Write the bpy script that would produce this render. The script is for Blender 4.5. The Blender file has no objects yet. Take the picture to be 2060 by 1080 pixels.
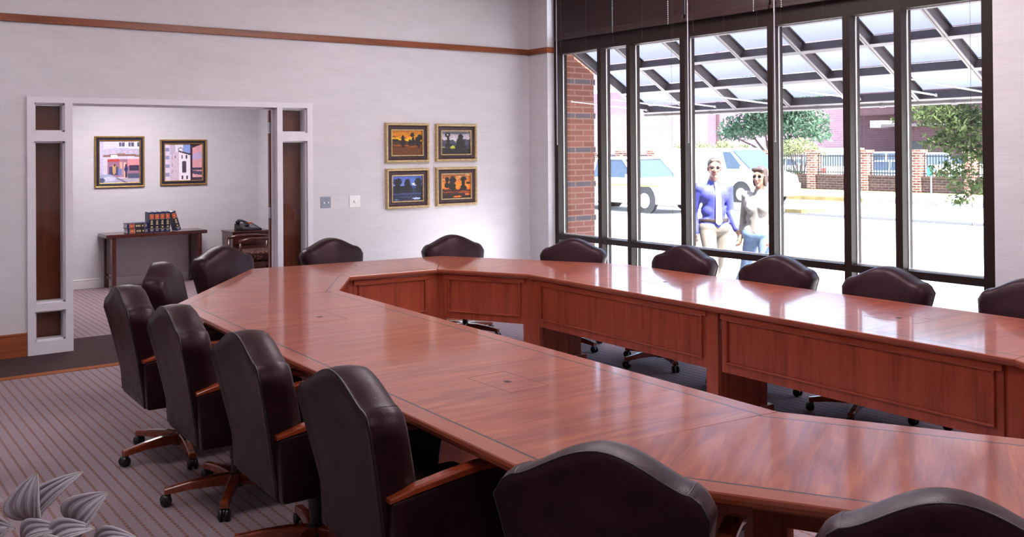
import bpy, bmesh, math, random
from mathutils import Vector, Matrix, Euler
import numpy as np
random.seed(7)
S = bpy.context.scene
COL = S.collection
PI = math.pi

# ------------------------------------------------------------------ camera
cam_d = bpy.data.cameras.new('camera')
cam = bpy.data.objects.new('camera', cam_d)
COL.objects.link(cam)
Rr = Vector((0.80369869, -0.59498923, -0.00749842))
Uu = Vector((0.00231917, -0.00946933, 0.99995248))
Ff = Vector((0.59503196, 0.80367789, 0.00623061))
M = Matrix.Identity(4)
for i in range(3):
    M[i][0] = Rr[i]; M[i][1] = Uu[i]; M[i][2] = -Ff[i]
M[2][3] = 1.74
cam.matrix_world = M
cam_d.sensor_width = 36.0
cam_d.lens = 36.0 * 1927.98 / 2060
cam_d.shift_y = (287.38 - 540) / 2060
cam_d.clip_start = 0.05
cam_d.clip_end = 400
S.camera = cam

# ------------------------------------------------------------------ view / world / sun
S.view_settings.view_transform = 'Standard'
S.view_settings.look = 'None'
S.view_settings.gamma = 1
S.view_settings.exposure = 0.7
S.view_settings.use_curve_mapping = False

W = bpy.data.worlds.new('sky_world')
S.world = W
W.use_nodes = True
wn = W.node_tree
for n in list(wn.nodes): wn.nodes.remove(n)
sky = wn.nodes.new('ShaderNodeTexSky')
sky.sky_type = 'NISHITA'
sky.sun_disc = False
sky.sun_elevation = math.radians(60)
sky.sun_rotation = math.radians(170)
sky.dust_density = 3.0
bg = wn.nodes.new('ShaderNodeBackground'); bg.inputs[1].default_value = 0.8
wo = wn.nodes.new('ShaderNodeOutputWorld')
wn.links.new(sky.outputs[0], bg.inputs[0]); wn.links.new(bg.outputs[0], wo.inputs[0])

sun_d = bpy.data.lights.new('sun', 'SUN')
sun_d.energy = 22.0
sun_d.angle = math.radians(0.8)
sun_d.color = (1.0, 0.97, 0.93)
sun = bpy.data.objects.new('sun', sun_d); COL.objects.link(sun)
sun.rotation_euler = Vector((-0.10, -0.47, 0.87)).to_track_quat('Z', 'Y').to_euler()
CEIL_E = 9.6        # room ceiling lights
BACK_E = 26.0        # adjoining room ceiling lights
UP_E = 26.0         # floor can light at the back wall

# ------------------------------------------------------------------ materials
MATS = {}
class NT:
    def __init__(s, name):
        s.m = bpy.data.materials.new(name); s.m.use_nodes = True
        s.t = s.m.node_tree
        for n in list(s.t.nodes): s.t.nodes.remove(n)
        s.out = s.n('ShaderNodeOutputMaterial')
    def n(s, kind, **kw):
        x = s.t.nodes.new(kind)
        for k, v in kw.items(): setattr(x, k, v)
        return x
    def l(s, a, b): s.t.links.new(a, b)
    def co(s, which='Object'):
        return s.n('ShaderNodeTexCoord').outputs[which]
    def mapping(s, src, scale=(1,1,1), rot=(0,0,0), loc=(0,0,0)):
        m = s.n('ShaderNodeMapping'); m.inputs['Scale'].default_value = scale
        m.inputs['Rotation'].default_value = rot; m.inputs['Location'].default_value = loc
        s.l(src, m.inputs[0]); return m.outputs[0]
    def noise(s, src, scale=5, detail=3, rough=.5, dist=0):
        n = s.n('ShaderNodeTexNoise'); n.inputs['Scale'].default_value = scale
        n.inputs['Detail'].default_value = detail; n.inputs['Roughness'].default_value = rough
        n.inputs['Distortion'].default_value = dist
        s.l(src, n.inputs['Vector']); return n.outputs['Fac']
    def ramp(s, src, stops, interp='LINEAR'):
        r = s.n('ShaderNodeValToRGB'); r.color_ramp.interpolation = interp
        e = r.color_ramp.elements
        while len(e) < len(stops): e.new(0.5)
        for i, (p, c) in enumerate(stops):
            e[i].position = p; e[i].color = (c[0], c[1], c[2], 1)
        s.l(src, r.inputs[0]); return r.outputs[0]
    def math(s, op, a, b=None, c=None):
        m = s.n('ShaderNodeMath', operation=op)
        for i, v in enumerate((a, b, c)):
            if v is None: continue
            if isinstance(v, (int, float)): m.inputs[i].default_value = v
            else: s.l(v, m.inputs[i])
        return m.outputs[0]
    def mix(s, f, a, b, blend='MIX'):
        m = s.n('ShaderNodeMix', data_type='RGBA', blend_type=blend)
        for i, v in ((0, f), (6, a), (7, b)):
            if isinstance(v, (int, float)): m.inputs[i].default_value = v
            elif isinstance(v, tuple): m.inputs[i].default_value = (v[0], v[1], v[2], 1)
            else: s.l(v, m.inputs[i])
        return m.outputs[2]
    def bump(s, h, strength=.2, dist=.01):
        b = s.n('ShaderNodeBump'); b.inputs['Strength'].default_value = strength
        b.inputs['Distance'].default_value = dist; s.l(h, b.inputs['Height']); return b.outputs[0]
    def bsdf(s, col, rough=.5, metal=0, spec=.5, normal=None, coat=0, sheen=0, coat_rough=.1, tint=None):
        p = s.n('ShaderNodeBsdfPrincipled')
        if isinstance(col, tuple): p.inputs['Base Color'].default_value = (col[0], col[1], col[2], 1)
        else: s.l(col, p.inputs['Base Color'])
        if isinstance(rough, (int, float)): p.inputs['Roughness'].default_value = rough
        else: s.l(rough, p.inputs['Roughness'])
        p.inputs['Metallic'].default_value = metal
        p.inputs['Specular IOR Level'].default_value = spec
        p.inputs['Coat Weight'].default_value = coat
        p.inputs['Coat Roughness'].default_value = coat_rough
        p.inputs['Sheen Weight'].default_value = sheen
        if tint: p.inputs['Specular Tint'].default_value = (*tint, 1)
        if normal is not None: s.l(normal, p.inputs['Normal'])
        s.l(p.outputs[0], s.out.inputs[0]); return p

def mat(name, col, rough=.5, metal=0, spec=.5, var=.06, vscale=8, coat=0, bump=0, bscale=200, sheen=0):
    """plain procedural material with a small colour variation"""
    t = NT(name); c = t.co()
    f = t.noise(c, vscale, 3)
    dark = tuple(max(0, x * (1 - var)) for x in col); lite = tuple(min(1, x * (1 + var)) for x in col)
    cc = t.ramp(f, [(.3, dark), (.7, lite)])
    nm = t.bump(t.noise(c, bscale, 2), bump, .002) if bump else None
    t.bsdf(cc, rough, metal, spec, nm, coat, sheen)
    MATS[name] = t.m; return t.m

def wood(name, base, dark, axis=(0,0,1), rough=.3, coat=.3, scale=1.0, spec=.5):
    """veneer: grain runs along axis (object space)"""
    t = NT(name); c = t.co()
    sc = tuple(1.0*scale if a else 13*scale for a in axis)
    m = t.mapping(c, sc)
    n1 = t.noise(m, 1.6, 5, .62, .6)
    sc2 = tuple(4*scale if a else 160*scale for a in axis)
    n2 = t.noise(t.mapping(c, sc2), 1.5, 3, .5)
    f = t.math('ADD', t.math('MULTIPLY', n1, .82), t.math('MULTIPLY', n2, .18))
    cc = t.ramp(f, [(.32, dark), (.5, base), (.68, tuple(min(1, x*1.25) for x in base))])
    t.bsdf(cc, rough, 0, spec, t.bump(n2, .05, .001), coat)
    MATS[name] = t.m; return t.m

WALL = NT('woven_wallcovering')
c = WALL.co()
w1 = WALL.noise(WALL.mapping(c, (3, 3, 110)), 1.4, 4, .6)
w2 = WALL.noise(WALL.mapping(c, (260, 260, 12)), 1.2, 2)
w3 = WALL.noise(WALL.mapping(c, (2.5, 2.5, 9)), 1.0, 3)
ff = WALL.math('ADD', WALL.math('MULTIPLY', w1, .5), WALL.math('ADD', WALL.math('MULTIPLY', w2, .2), WALL.math('MULTIPLY', w3, .3)))
WALL.bsdf(WALL.ramp(ff, [(.35, (.59, .565, .60)), (.65, (.70, .67, .72))]), .75, 0, .25, WALL.bump(w1, .12, .003))
M_wall = WALL.m

M_white = mat('white_frame_paint', (.74, .71, .78), .35, var=.03)
M_whitebb = mat('white_baseboard_paint', (.72, .70, .72), .4, var=.03)
M_ceil = mat('ceiling_paint', (.78, .76, .76), .8, var=.02)
M_trim = wood('stained_trim_wood', (.24, .062, .022), (.13, .028, .010), (1, 1, 0), .35, .2)
M_base = wood('stained_base_wood', (.30, .075, .028), (.19, .04, .015), (1, 0, 0), .35, .2)
M_door = wood('door_veneer', (.17, .035, .014), (.09, .016, .008), (0, 0, 1), .3, .3, .6)
M_cherry_v = wood('cherry_panel_veneer', (.36, .070, .034), (.22, .036, .018), (0, 0, 1), .3, .25, .8)
M_cherry = wood('cherry_solid', (.36, .070, .032), (.24, .040, .018), (1, 1, 0), .25, .4)
M_chairwood = wood('chair_cherry_wood', (.26, .045, .016), (.14, .022, .008), (0, 1, 0), .22, .6)
M_darkwood = wood('mahogany_dark', (.075, .018, .013), (.035, .008, .007), (1, 0, 0), .25, .5)

# carpet : mauve loop pile with rows of rust dots running along Y
t = NT('dotted_row_carpet'); c = t.co()
sep = t.n('ShaderNodeSeparateXYZ'); t.l(c, sep.inputs[0])
def fract(x, k): return t.math('FRACT', t.math('MULTIPLY', x, k))
ax = t.math('ABSOLUTE', t.math('SUBTRACT', fract(sep.outputs[0], 1/.062), .5))
ay = t.math('ABSOLUTE', t.math('SUBTRACT', fract(sep.outputs[1], 1/.036), .5))
dot = t.math('MULTIPLY', t.math('LESS_THAN', ax, .10), t.math('LESS_THAN', ay, .20))
ridge = t.math('LESS_THAN', ax, .12)
n1 = t.noise(t.mapping(c, (60, 18, 1)), 2.2, 3, .7)
n2 = t.noise(t.mapping(c, (300, 300, 1)), 1.0, 2)
pile = t.mix(.5, t.ramp(n1, [(.3, (.215, .155, .185)), (.7, (.345, .265, .305))]), t.ramp(n2, [(.3, (.20, .145, .17)), (.7, (.37, .29, .33))]))
pile2 = t.mix(t.math('MULTIPLY', ridge, .45), pile, (.13, .085, .09))
ccol = t.mix(dot, pile2, (.24, .07, .025))
t.bsdf(ccol, .95, 0, .1, t.bump(t.math('ADD', n2, t.math('MULTIPLY', ridge, -1.0)), .5, .003), sheen=.1)
M_carpet = t.m
M_carpet_dark = mat('dark_border_carpet', (.070, .042, .045), .95, spec=.1, var=.35, vscale=150, bump=.4)
M_carpet_rust = mat('rust_border_carpet', (.30, .10, .045), .95, spec=.1, var=.2, vscale=150, bump=.4)

# table veneer: UV 'OUT' = (metres along the edge, metres from outer edge), UV 'INN'.y = metres from inner edge
def table_mat(name, shift):
    t = NT(name)
    uo = t.n('ShaderNodeUVMap'); uo.uv_map = 'OUT'
    ui = t.n('ShaderNodeUVMap'); ui.uv_map = 'INN'
    so = t.n('ShaderNodeSeparateXYZ'); t.l(uo.outputs[0], so.inputs[0])
    si = t.n('ShaderNodeSeparateXYZ'); t.l(ui.outputs[0], si.inputs[0])
    d = t.math('MINIMUM', so.outputs[1], si.outputs[1])
    border = t.math('LESS_THAN', d, .088)
    line = t.math('MULTIPLY', t.math('GREATER_THAN', d, .084), t.math('LESS_THAN', d, .0940))
    # field: grain across the section
    fld = t.noise(t.mapping(uo.outputs[0], (9, .8, 1), loc=(shift, 0, 0)), 2.0, 5, .62, .9)
    fin = t.noise(t.mapping(uo.outputs[0], (110, 5, 1)), 1.4, 3)
    brd = t.noise(t.mapping(uo.outputs[0], (1.6, 40, 1)), 1.8, 4, .6)
    f1 = t.math('ADD', t.math('MULTIPLY', fld, .78), t.math('MULTIPLY', fin, .22))
    cf = t.ramp(f1, [(.28, (.155, .030, .024)), (.44, (.250, .052, .031)), (.56, (.33, .078, .036)), (.72, (.44, .135, .050))])
    cb = t.ramp(brd, [(.3, (.25, .055, .031)), (.7, (.34, .085, .042))])
    col = t.mix(line, t.mix(border, cf, cb), (.02, .016, .02))
    p = t.bsdf(col, .32, 0, .14, None, coat=.52, coat_rough=.085)
    return t.m
M_top = [table_mat('cherry_tabletop_veneer_%d' % i, i*3.1) for i in range(3)]

M_leather = None
t = NT('aubergine_black_leather'); c = t.co()
v = t.n('ShaderNodeTexVoronoi'); v.inputs['Scale'].default_value = 260; t.l(c, v.inputs['Vector'])
n = t.noise(c, 14, 3)
t.bsdf(t.ramp(n, [(.3, (.015, .0045, .0065)), (.7, (.024, .0075, .010))]), t.ramp(n, [(.3, (.33,)*3), (.7, (.42,)*3)]), 0, .22,
       t.bump(t.math('ADD', v.outputs['Distance'], t.math('MULTIPLY', t.noise(c, 22, 3), 2.5)), .10, .004), tint=(1, .72, .82))
M_leather = t.m
M_piping = mat('dark_piping_leather', (.016, .010, .014), .33, var=.05)
M_blackmetal = mat('black_metal', (.012, .010, .010), .35, spec=.5, var=.1)
M_rubber = mat('black_caster_plastic', (.012, .009, .010), .28, var=.1)
M_bronze = mat('dark_bronze_aluminium', (.022, .011, .010), .42, spec=.25, var=.06)
M_bead = mat('anodised_glazing_bead', (.88, .88, .92), .35, metal=.1, var=.03)
M_blind = mat('dark_brown_blind_slat', (.036, .014, .014), .4, var=.08)
M_wand = mat('clear_lilac_wand', (.62, .56, .68), .2, var=.03)
M_chain = mat('pale_bead_chain', (.75, .88, .88), .2, metal=.2, var=.02)
M_chrome = mat('brushed_chrome', (.6, .6, .66), .25, metal=1, var=.04)
M_steelplate = mat('steel_switch_plate', (.26, .28, .36), .4, metal=.3, var=.04)
M_ivory = mat('white_switch_plastic', (.85, .82, .84), .35, var=.02)
M_black = mat('black_slot', (.008, .005, .005), .6, var=.05)
M_gold = mat('gilded_frame', (.56, .42, .22), .42, metal=.2, var=.25, vscale=30)
M_gold2 = mat('antique_gold_frame', (.34, .20, .05), .38, metal=.35, var=.3, vscale=30)
M_linen = mat('dark_frame_panel', (.045, .018, .028), .6, var=.15)
M_navyframe = mat('navy_frame_panel', (.016, .018, .055), .35, var=.2)
M_plastic = mat('black_phone_plastic', (.010, .009, .012), .25, var=.1)
M_lcd = mat('grey_phone_keys', (.30, .32, .40), .4)
M_redkey = mat('red_phone_light', (.7, .08, .02), .4)

def glass(name, tint=(1, 1, 1), refl=1.0, rough=0.0):
    t = NT(name)
    tr = t.n('ShaderNodeBsdfTransparent'); tr.inputs[0].default_value = (tint[0], tint[1], tint[2], 1)
    gl = t.n('ShaderNodeBsdfGlossy'); gl.inputs['Roughness'].default_value = rough
    fr = t.n('ShaderNodeFresnel'); fr.inputs[0].default_value = 1.5
    mx = t.n('ShaderNodeMixShader')
    gm = t.n('ShaderNodeNewGeometry')     # reflect on the outer face of each side only
    t.l(t.math('MULTIPLY', t.math('MULTIPLY', fr.outputs[0], refl), t.math('SUBTRACT', 1.0, gm.outputs['Backfacing'])), mx.inputs[0]); t.l(tr.outputs[0], mx.inputs[1]); t.l(gl.outputs[0], mx.inputs[2])
    t.l(mx.outputs[0], t.out.inputs[0]); return t.m
M_glass = glass('window_glass', (.97, .985, .98), 1.2)
M_sideglass = glass('sidelight_glass', (.93, .95, .94), 1.3)

# brick : generic
def brick_mat(name, c1, c2, mortar, w=.22, h=.07, mort=.009, bands=None, stain=0.0):
    t = NT(name); c = t.co()
    sp = t.n('ShaderNodeSeparateXYZ'); t.l(c, sp.inputs[0])
    cb = t.n('ShaderNodeCombineXYZ'); t.l(t.math('ADD', sp.outputs[0], sp.outputs[1]), cb.inputs[0]); t.l(sp.outputs[2], cb.inputs[1])
    b = t.n('ShaderNodeTexBrick'); b.inputs['Scale'].default_value = 1
    b.inputs['Brick Width'].default_value = w; b.inputs['Row Height'].default_value = h
    b.inputs['Mortar Size'].default_value = mort; b.inputs['Mortar Smooth'].default_value = .1
    b.inputs['Color1'].default_value = (*c1, 1); b.inputs['Color2'].default_value = (*c2, 1); b.inputs['Mortar'].default_value = (*mortar, 1)
    t.l(cb.outputs[0], b.inputs['Vector'])
    col = b.outputs['Color']
    if bands:
        z0, per, wid, bc = bands
        f = t.math('LESS_THAN', t.math('FRACT', t.math('MULTIPLY', t.math('SUBTRACT', sp.outputs[2], z0), 1/per)), wid/per)
        f = t.math('MULTIPLY', f, t.math('SUBTRACT', 1.0, b.outputs['Fac']))
        col = t.mix(f, col, bc)
    if stain:
        s = t.noise(t.mapping(c, (.5, 2.0, 3.0)), 1.5, 4, .65)
        col = t.mix(t.math('MULTIPLY', t.math('GREATER_THAN', s, .56), stain), col, (.05, .035, .035))
    t.bsdf(col, .85, 0, .2, t.bump(b.outputs['Fac'], -.3, .004))
    return t.m
M_brickpier = brick_mat('red_pier_brick', (.20, .072, .050), (.25, .095, .068), (.30, .175, .145), .25, .0675, .008, bands=(-.2 + 4*.0675, .405, .0675, (.11, .09, .105)))
M_bricksunlit = brick_mat('sunlit_pink_brick', (.30, .165, .225), (.34, .19, .255), (.33, .205, .265), .6, .2, .02)  # far brick with the sunlight mixed into its colour
M_brickfar = brick_mat('shaded_brick', (.062, .030, .038), (.076, .038, .046), (.09, .055, .06), .6, .2, .02)  # the same far brick, darkened in colour to stand for shade
M_brickwall = brick_mat('street_wall_brick', (.060, .024, .022), (.105, .050, .042), (.15, .11, .10), .30, .10, .014, stain=.55)
M_brickpost = brick_mat('street_post_brick', (.12, .035, .025), (.20, .085, .06), (.36, .29, .26), .30, .10, .016)
M_conc = mat('pale_concrete', (.55, .53, .51), .9, var=.08, vscale=3)
M_road = mat('sun_bleached_asphalt', (.42, .41, .42), .9, var=.05, vscale=2)
M_roaddark = mat('dark_gutter_seam', (.03, .03, .035), .9)
M_yellow = mat('yellow_kerb_paint', (.17, .125, .045), .8, var=.3, vscale=3)
M_kerb = mat('grey_kerb_concrete', (.17, .165, .17), .9, var=.15)
M_grass = mat('verge_grass', (.12, .19, .045), .95, var=.35, vscale=12)
M_iron = mat('black_iron', (.010, .010, .014), .5)
M_canopy = mat('canopy_bronze_steel', (.09, .072, .072), .45, var=.05)
M_rod = mat('steel_tie_rod', (.70, .68, .64), .3, metal=.6)
t = NT('translucent_canopy_panel'); c = t.co()
df = t.n('ShaderNodeBsdfDiffuse'); df.inputs[0].default_value = (.75, .78, .86, 1)
tl = t.n('ShaderNodeBsdfTranslucent'); tl.inputs[0].default_value = (.225, .235, .285, 1)
ad = t.n('ShaderNodeAddShader'); t.l(df.outputs[0], ad.inputs[0]); t.l(tl.outputs[0], ad.inputs[1]); t.l(ad.outputs[0], t.out.inputs[0])
df.inputs[0].default_value = (.30, .31, .34, 1)
M_panel = t.m
M_bark = mat('tree_bark', (.09, .06, .05), .9, var=.3, vscale=30)
def leafmat(name, a, b):
    t = NT(name); g = t.n('ShaderNodeNewGeometry')
    cc = t.ramp(g.outputs['Random Per Island'], [(0, a), (1, b)])
    d = t.n('ShaderNodeBsdfDiffuse'); t.l(cc, d.inputs[0])
    r = t.n('ShaderNodeBsdfTranslucent'); t.l(cc, r.inputs[0])
    m = t.n('ShaderNodeMixShader'); m.inputs[0].default_value = .35
    t.l(d.outputs[0], m.inputs[1]); t.l(r.outputs[0], m.inputs[2]); t.l(m.outputs[0], t.out.inputs[0]); return t.m
M_leafdark = leafmat('blue_green_leaves', (.035, .075, .045), (.14, .22, .15))
M_leaflight = leafmat('street_tree_leaves', (.035, .055, .022), (.12, .15, .07))
M_leafshrub = leafmat('shrub_leaves', (.08, .13, .05), (.36, .36, .20))

# ------------------------------------------------------------------ geometry helpers
class MB:
    def __init__(s): s.bm = bmesh.new(); s.mi = 0
    def _f(s, vs):
        try:
            f = s.bm.faces.new(vs); f.material_index = s.mi; return f
        except ValueError: return None
    def box(s, a, b, mi=None):
        if mi is not None: s.mi = mi
        x0, y0, z0 = [min(a[i], b[i]) for i in range(3)]; x1, y1, z1 = [max(a[i], b[i]) for i in range(3)]
        v = [s.bm.verts.new(p) for p in ((x0,y0,z0),(x1,y0,z0),(x1,y1,z0),(x0,y1,z0),(x0,y0,z1),(x1,y0,z1),(x1,y1,z1),(x0,y1,z1))]
        for q in ((0,3,2,1),(4,5,6,7),(0,1,5,4),(1,2,6,5),(2,3,7,6),(3,0,4,7)): s._f([v[i] for i in q])
        return s
    def obox(s, p0, p1, side, up, wid, th):
        """bar from p0 to p1 with width along side and thickness along up (centred)"""
        p0, p1, side, up = Vector(p0), Vector(p1), Vector(side).normalized(), Vector(up).normalized()
        v = []
        for p in (p0, p1):
            for a, b in ((-1,-1),(1,-1),(1,1),(-1,1)):
                v.append(s.bm.verts.new(p + side*a*wid/2 + up*b*th/2))
        for q in ((0,3,2,1),(4,5,6,7),(0,1,5,4),(1,2,6,5),(2,3,7,6),(3,0,4,7)): s._f([v[i] for i in q])
        return s
    def loft(s, rings, cap=True, closed=True):
        R = [[s.bm.verts.new(p) for p in r] for r in rings]
        n = len(R[0])
        for a, b in zip(R, R[1:]):
            for i in range(n if closed else n-1):
                s._f([a[i], a[(i+1) % n], b[(i+1) % n], b[i]])
        if cap and closed:
            s._f(R[0][::-1]); s._f(R[-1])
        return s
    def tube(s, pts, r, n=8, cap=True):
        pts = [Vector(p) for p in pts]
        rs = r if isinstance(r, (list, tuple)) else [r]*len(pts)
        rings = []
        prev = None
        for i, p in enumerate(pts):
            d = (pts[min(i+1, len(pts)-1)] - pts[max(i-1, 0)])
            if d.length < 1e-9: d = Vector((0, 0, 1))
            d.normalize()
            if prev is None:
                a = d.cross(Vector((0, 0, 1)) if abs(d.z) < .9 else Vector((1, 0, 0))).normalized()
            else:
                a = (prev - d*prev.dot(d)).normalized()
            prev = a; b = d.cross(a)
            rings.append([p + (a*math.cos(2*PI*k/n) + b*math.sin(2*PI*k/n))*rs[i] for k in range(n)])
        return s.loft(rings, cap)
    def lathe(s, prof, n=20, c=(0,0,0), axis='z'):
        rings = []
        for r, h in prof:
            ring = []
            for k in range(n):
                a = 2*PI*k/n; x, y = r*math.cos(a), r*math.sin(a)
                p = {'z': (x, y, h), 'x': (h, x, y), 'y': (x, h, y)}[axis]
                ring.append((p[0]+c[0], p[1]+c[1], p[2]+c[2]))
            rings.append(ring)
        return s.loft(rings)
    def ball(s, c, r, n=10, m=7, sc=(1,1,1)):
        rings = []
        for j in range(m+1):
            th = PI*(j+.02)/(m+.04)
            rings.append([(c[0]+sc[0]*r*math.sin(th)*math.cos(2*PI*k/n), c[1]+sc[1]*r*math.sin(th)*math.sin(2*PI*k/n), c[2]-sc[2]*r*math.cos(th)) for k in range(n)])
        return s.loft(rings)
    def prism(s, poly, z0, z1):
        """poly of (x,y)"""
        return s.loft([[(x, y, z0) for x, y in poly], [(x, y, z1) for x, y in poly]])
    def build(s, name, m, parent=None, smooth=False, bevel=0, seg=2, subsurf=0):
        bmesh.ops.recalc_face_normals(s.bm, faces=s.bm.faces)
        me = bpy.data.meshes.new(name); s.bm.to_mesh(me); s.bm.free()
        for x in (m if isinstance(m, (list, tuple)) else [m]): me.materials.append(x)
        if smooth:
            for p in me.polygons: p.use_smooth = True
        o = bpy.data.objects.new(name, me); COL.objects.link(o)
        if parent is not None: o.parent = parent
        if bevel:
            b = o.modifiers.new('bevel', 'BEVEL'); b.width = bevel; b.segments = seg; b.limit_method = 'ANGLE'; b.angle_limit = math.radians(40)
        if subsurf:
            b = o.modifiers.new('subsurf', 'SUBSURF'); b.levels = subsurf; b.render_levels = subsurf
        if smooth == 'auto':
            pass
        return o

def thing(name, label, cat, loc=(0,0,0), rz=0, group=None):
    o = bpy.data.objects.new(name, None); COL.objects.link(o); o.location = loc; o.rotation_euler = (0, 0, rz)
    o.empty_display_size = .1
    return tag(o, label, cat, group)
def tag(o, label, cat, group=None):
    o['label'] = label; o['category'] = cat
    if group: o['group'] = group
    return o
def struct(o, label=None):
    o['kind'] = 'structure'
    if label: o['label'] = label
    return o
def bx(name, a, b, m, parent=None, bevel=0):
    return MB().box(a, b).build(name, m, parent, bevel=bevel)
def copy_tree(o, parent=None):
    c = o.copy(); COL.objects.link(c)
    if parent is not None: c.parent = parent
    for ch in list(o.children): copy_tree(ch, c)
    return c

# ------------------------------------------------------------------ room shell
X0, X1, Y0, Y1, ZC = -2.6, 6.96, -2.8, 9.056, 3.9
BY1 = 13.06    # adjoining room far wall
struct(bx('floor', (X0-.2, Y0-.2, -.1), (X1+.24, BY1+.2, 0), M_carpet), 'mauve carpet with rows of rust dots')
struct(bx('trim_1', (-1.2, 8.30, 0), (X1, 9.62, .004), M_carpet_dark), 'dark carpet band in front of and through the doorway')
struct(bx('trim_2', (-1.2, 8.20, 0), (X1, 8.30, .0045), M_carpet_rust), 'narrow rust carpet stripe')
struct(bx('ceiling', (X0-.2, Y0-.2, ZC), (X1+.24, Y1+.16, ZC+.1), M_ceil))
struct(bx('wall_left', (X0-.15, Y0-.15, 0), (X0, Y1, ZC), M_wall))
struct(bx('wall_near', (X0, Y0-.15, 0), (X1, Y0, ZC), M_wall))
FX0, FX1, FZ = 1.54, 4.17, 2.22
b = MB()
b.box((X0, Y1, 0), (FX0, Y1+.144, ZC)); b.box((FX1, Y1, 0), (X1, Y1+.144, ZC)); b.box((FX0, Y1, FZ), (FX1, Y1+.144, ZC))
struct(b.build('wall_back', M_wall))
WY0, WY1, WZ = 3.515, 8.70, 3.82
b = MB()
b.box((X1, Y0-.15, 0), (X1+.24, WY0, ZC)); b.box((X1, WY1, 0), (X1+.24, Y1+.144, ZC)); b.box((X1, WY0, WZ), (X1+.24, WY1, ZC)); b.box((X1, WY0, -.1), (X1+.24, WY1, .06))
struct(b.build('wall_right', M_wall))
# adjoining room
b = MB(); b.box((-.2, BY1, 0), (5.4, BY1+.12, 2.75)); struct(b.build('wall_far_room', M_wall))
struct(bx('wall_far_room_right', (5.19, Y1+.144, 0), (5.31, BY1, 2.75), M_wall))
struct(bx('wall_far_room_left', (-.2, Y1+.144, 0), (-.08, BY1, 2.75), M_wall))
struct(bx('ceiling_far_room', (-.2, Y1+.144, 2.75), (5.31, BY1+.12, 2.85), M_ceil))
b = MB(); b.box((-.08, BY1-.016, 0), (5.19, BY1, .12)); b.box((5.174, Y1+.2, 0), (5.19, BY1-.016, .12))
b.box((-.08, BY1-.020, .105), (5.19, BY1, .118))
struct(b.build('baseboard_far_room', M_whitebb, bevel=.003), 'white painted baseboard')
# picture rail
b = MB(); zt0, zt1 = 2.853, 2.918
b.box((X0, Y1-.022, zt0), (X1-.02, Y1, zt1)); b.box((X1-.022, WY1, zt0), (X1, Y1, zt1)); b.box((X1-.022, WY1-.022, zt0), (X1+.10, WY1, zt1))
b.box((X1-.022, Y0, zt0), (X1, WY0, zt1)); b.box((X0, Y1-.028, zt0), (X1-.02, Y1, zt0+.014)); b.box((X1-.028, WY1, zt0), (X1, Y1, zt0+.014))
struct(b.build('trim_3', M_trim, bevel=.003), 'stained wooden picture rail')
b = MB()
for xa, xb in ((X0, FX0-.004), (FX1+.004, X1)):
    b.box((xa, Y1-.018, 0), (xb, Y1, .185)); b.box((xa, Y1-.024, .185), (xb, Y1, .204))
struct(b.build('baseboard_back', M_base, bevel=.003), 'tall stained wooden baseboard')
b = MB(); b.box((X1-.018, Y0, 0), (X1, WY0, .2)); b.box((X1-.018, WY1, 0), (X1, Y1, .2))
struct(b.build('baseboard_right', M_base, bevel=.003))

# ------------------------------------------------------------------ ceiling lights (out of frame, they light the room)
def emit(name, col, e):
    t = NT(name); m = t.n('ShaderNodeEmission'); m.inputs[0].default_value = (*col, 1); m.inputs[1].default_value = e
    t.l(m.outputs[0], t.out.inputs[0]); return t.m
M_em = emit('ceiling_light_diffuser', (1, .91, .93), CEIL_E)
M_em2 = emit('far_room_light_diffuser', (1, .93, .95), BACK_E)
def ceil_light(x, y, z, sx, sy, m, label):
    r = thing('ceiling_light', label, 'ceiling light', (x, y, z))
    b = MB()
    for a, c_ in (((-sx/2-.03, -sy/2-.03, -.03), (sx/2+.03, -sy/2, 0)), ((-sx/2-.03, sy/2, -.03), (sx/2+.03, sy/2+.03, 0)),
                  ((-sx/2-.03, -sy/2, -.03), (-sx/2, sy/2, 0)), ((sx/2, -sy/2, -.03), (sx/2+.03, sy/2, 0))): b.box(a, c_)
    b.build('frame', M_whitebb, r)
    bx('diffuser', (-sx/2, -sy/2, -.02), (sx/2, sy/2, -.005), m, r)
for i, (x, y) in enumerate(((.9, .6), (5.0, .4), (.9, 4.0), (5.0, 3.8), (.9, 6.8), (5.0, 6.0))):
    ceil_light(x, y, ZC, (1.2, 1.8)[i % 2], (.6, 1.0)[i % 2], M_em, '%s ceiling light panel, %s row' % (('small square', 'large square')[i % 2], ('near', 'near', 'middle', 'middle', 'far', 'far')[i]))
# low floor can light behind the table, washing the back wall upwards
r = thing('floor_uplight', 'small black floor can light on the carpet between table and back wall', 'floor lamp', (6.15, 8.30, 0))
q = MB(); q.lathe([(.09, 0), (.09, .015), (.015, .02), (.015, .12)], 20); q.tube([(-.085, 0, .22), (-.085, 0, .12), (.085, 0, .12), (.085, 0, .22)], .006, 6); q.build('stand', M_blackmetal, r)
q = MB(); q.lathe([(.03, .13), (.065, .15), (.07, .30), (.066, .30), (.06, .16), (.02, .15)], 24); q.build('lamp_can', M_blackmetal, r, smooth=True)
lt = bpy.data.lights.new('uplight', 'SPOT'); lt.energy = UP_E; lt.spot_size = math.radians(125); lt.spot_blend = .9; lt.shadow_soft_size = .06; lt.color = (1, .93, .97)
lo = bpy.data.objects.new('uplight', lt); COL.objects.link(lo); lo.parent = r; lo.location = (0, 0, .31)
lo.rotation_euler = Vector((.30, -.92, -.25)).to_track_quat('Z', 'Y').to_euler()
ceil_light(3.3, 11.6, 2.75, 1.2, .5, M_em2, 'white framed ceiling light panel in the adjoining room')

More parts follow.
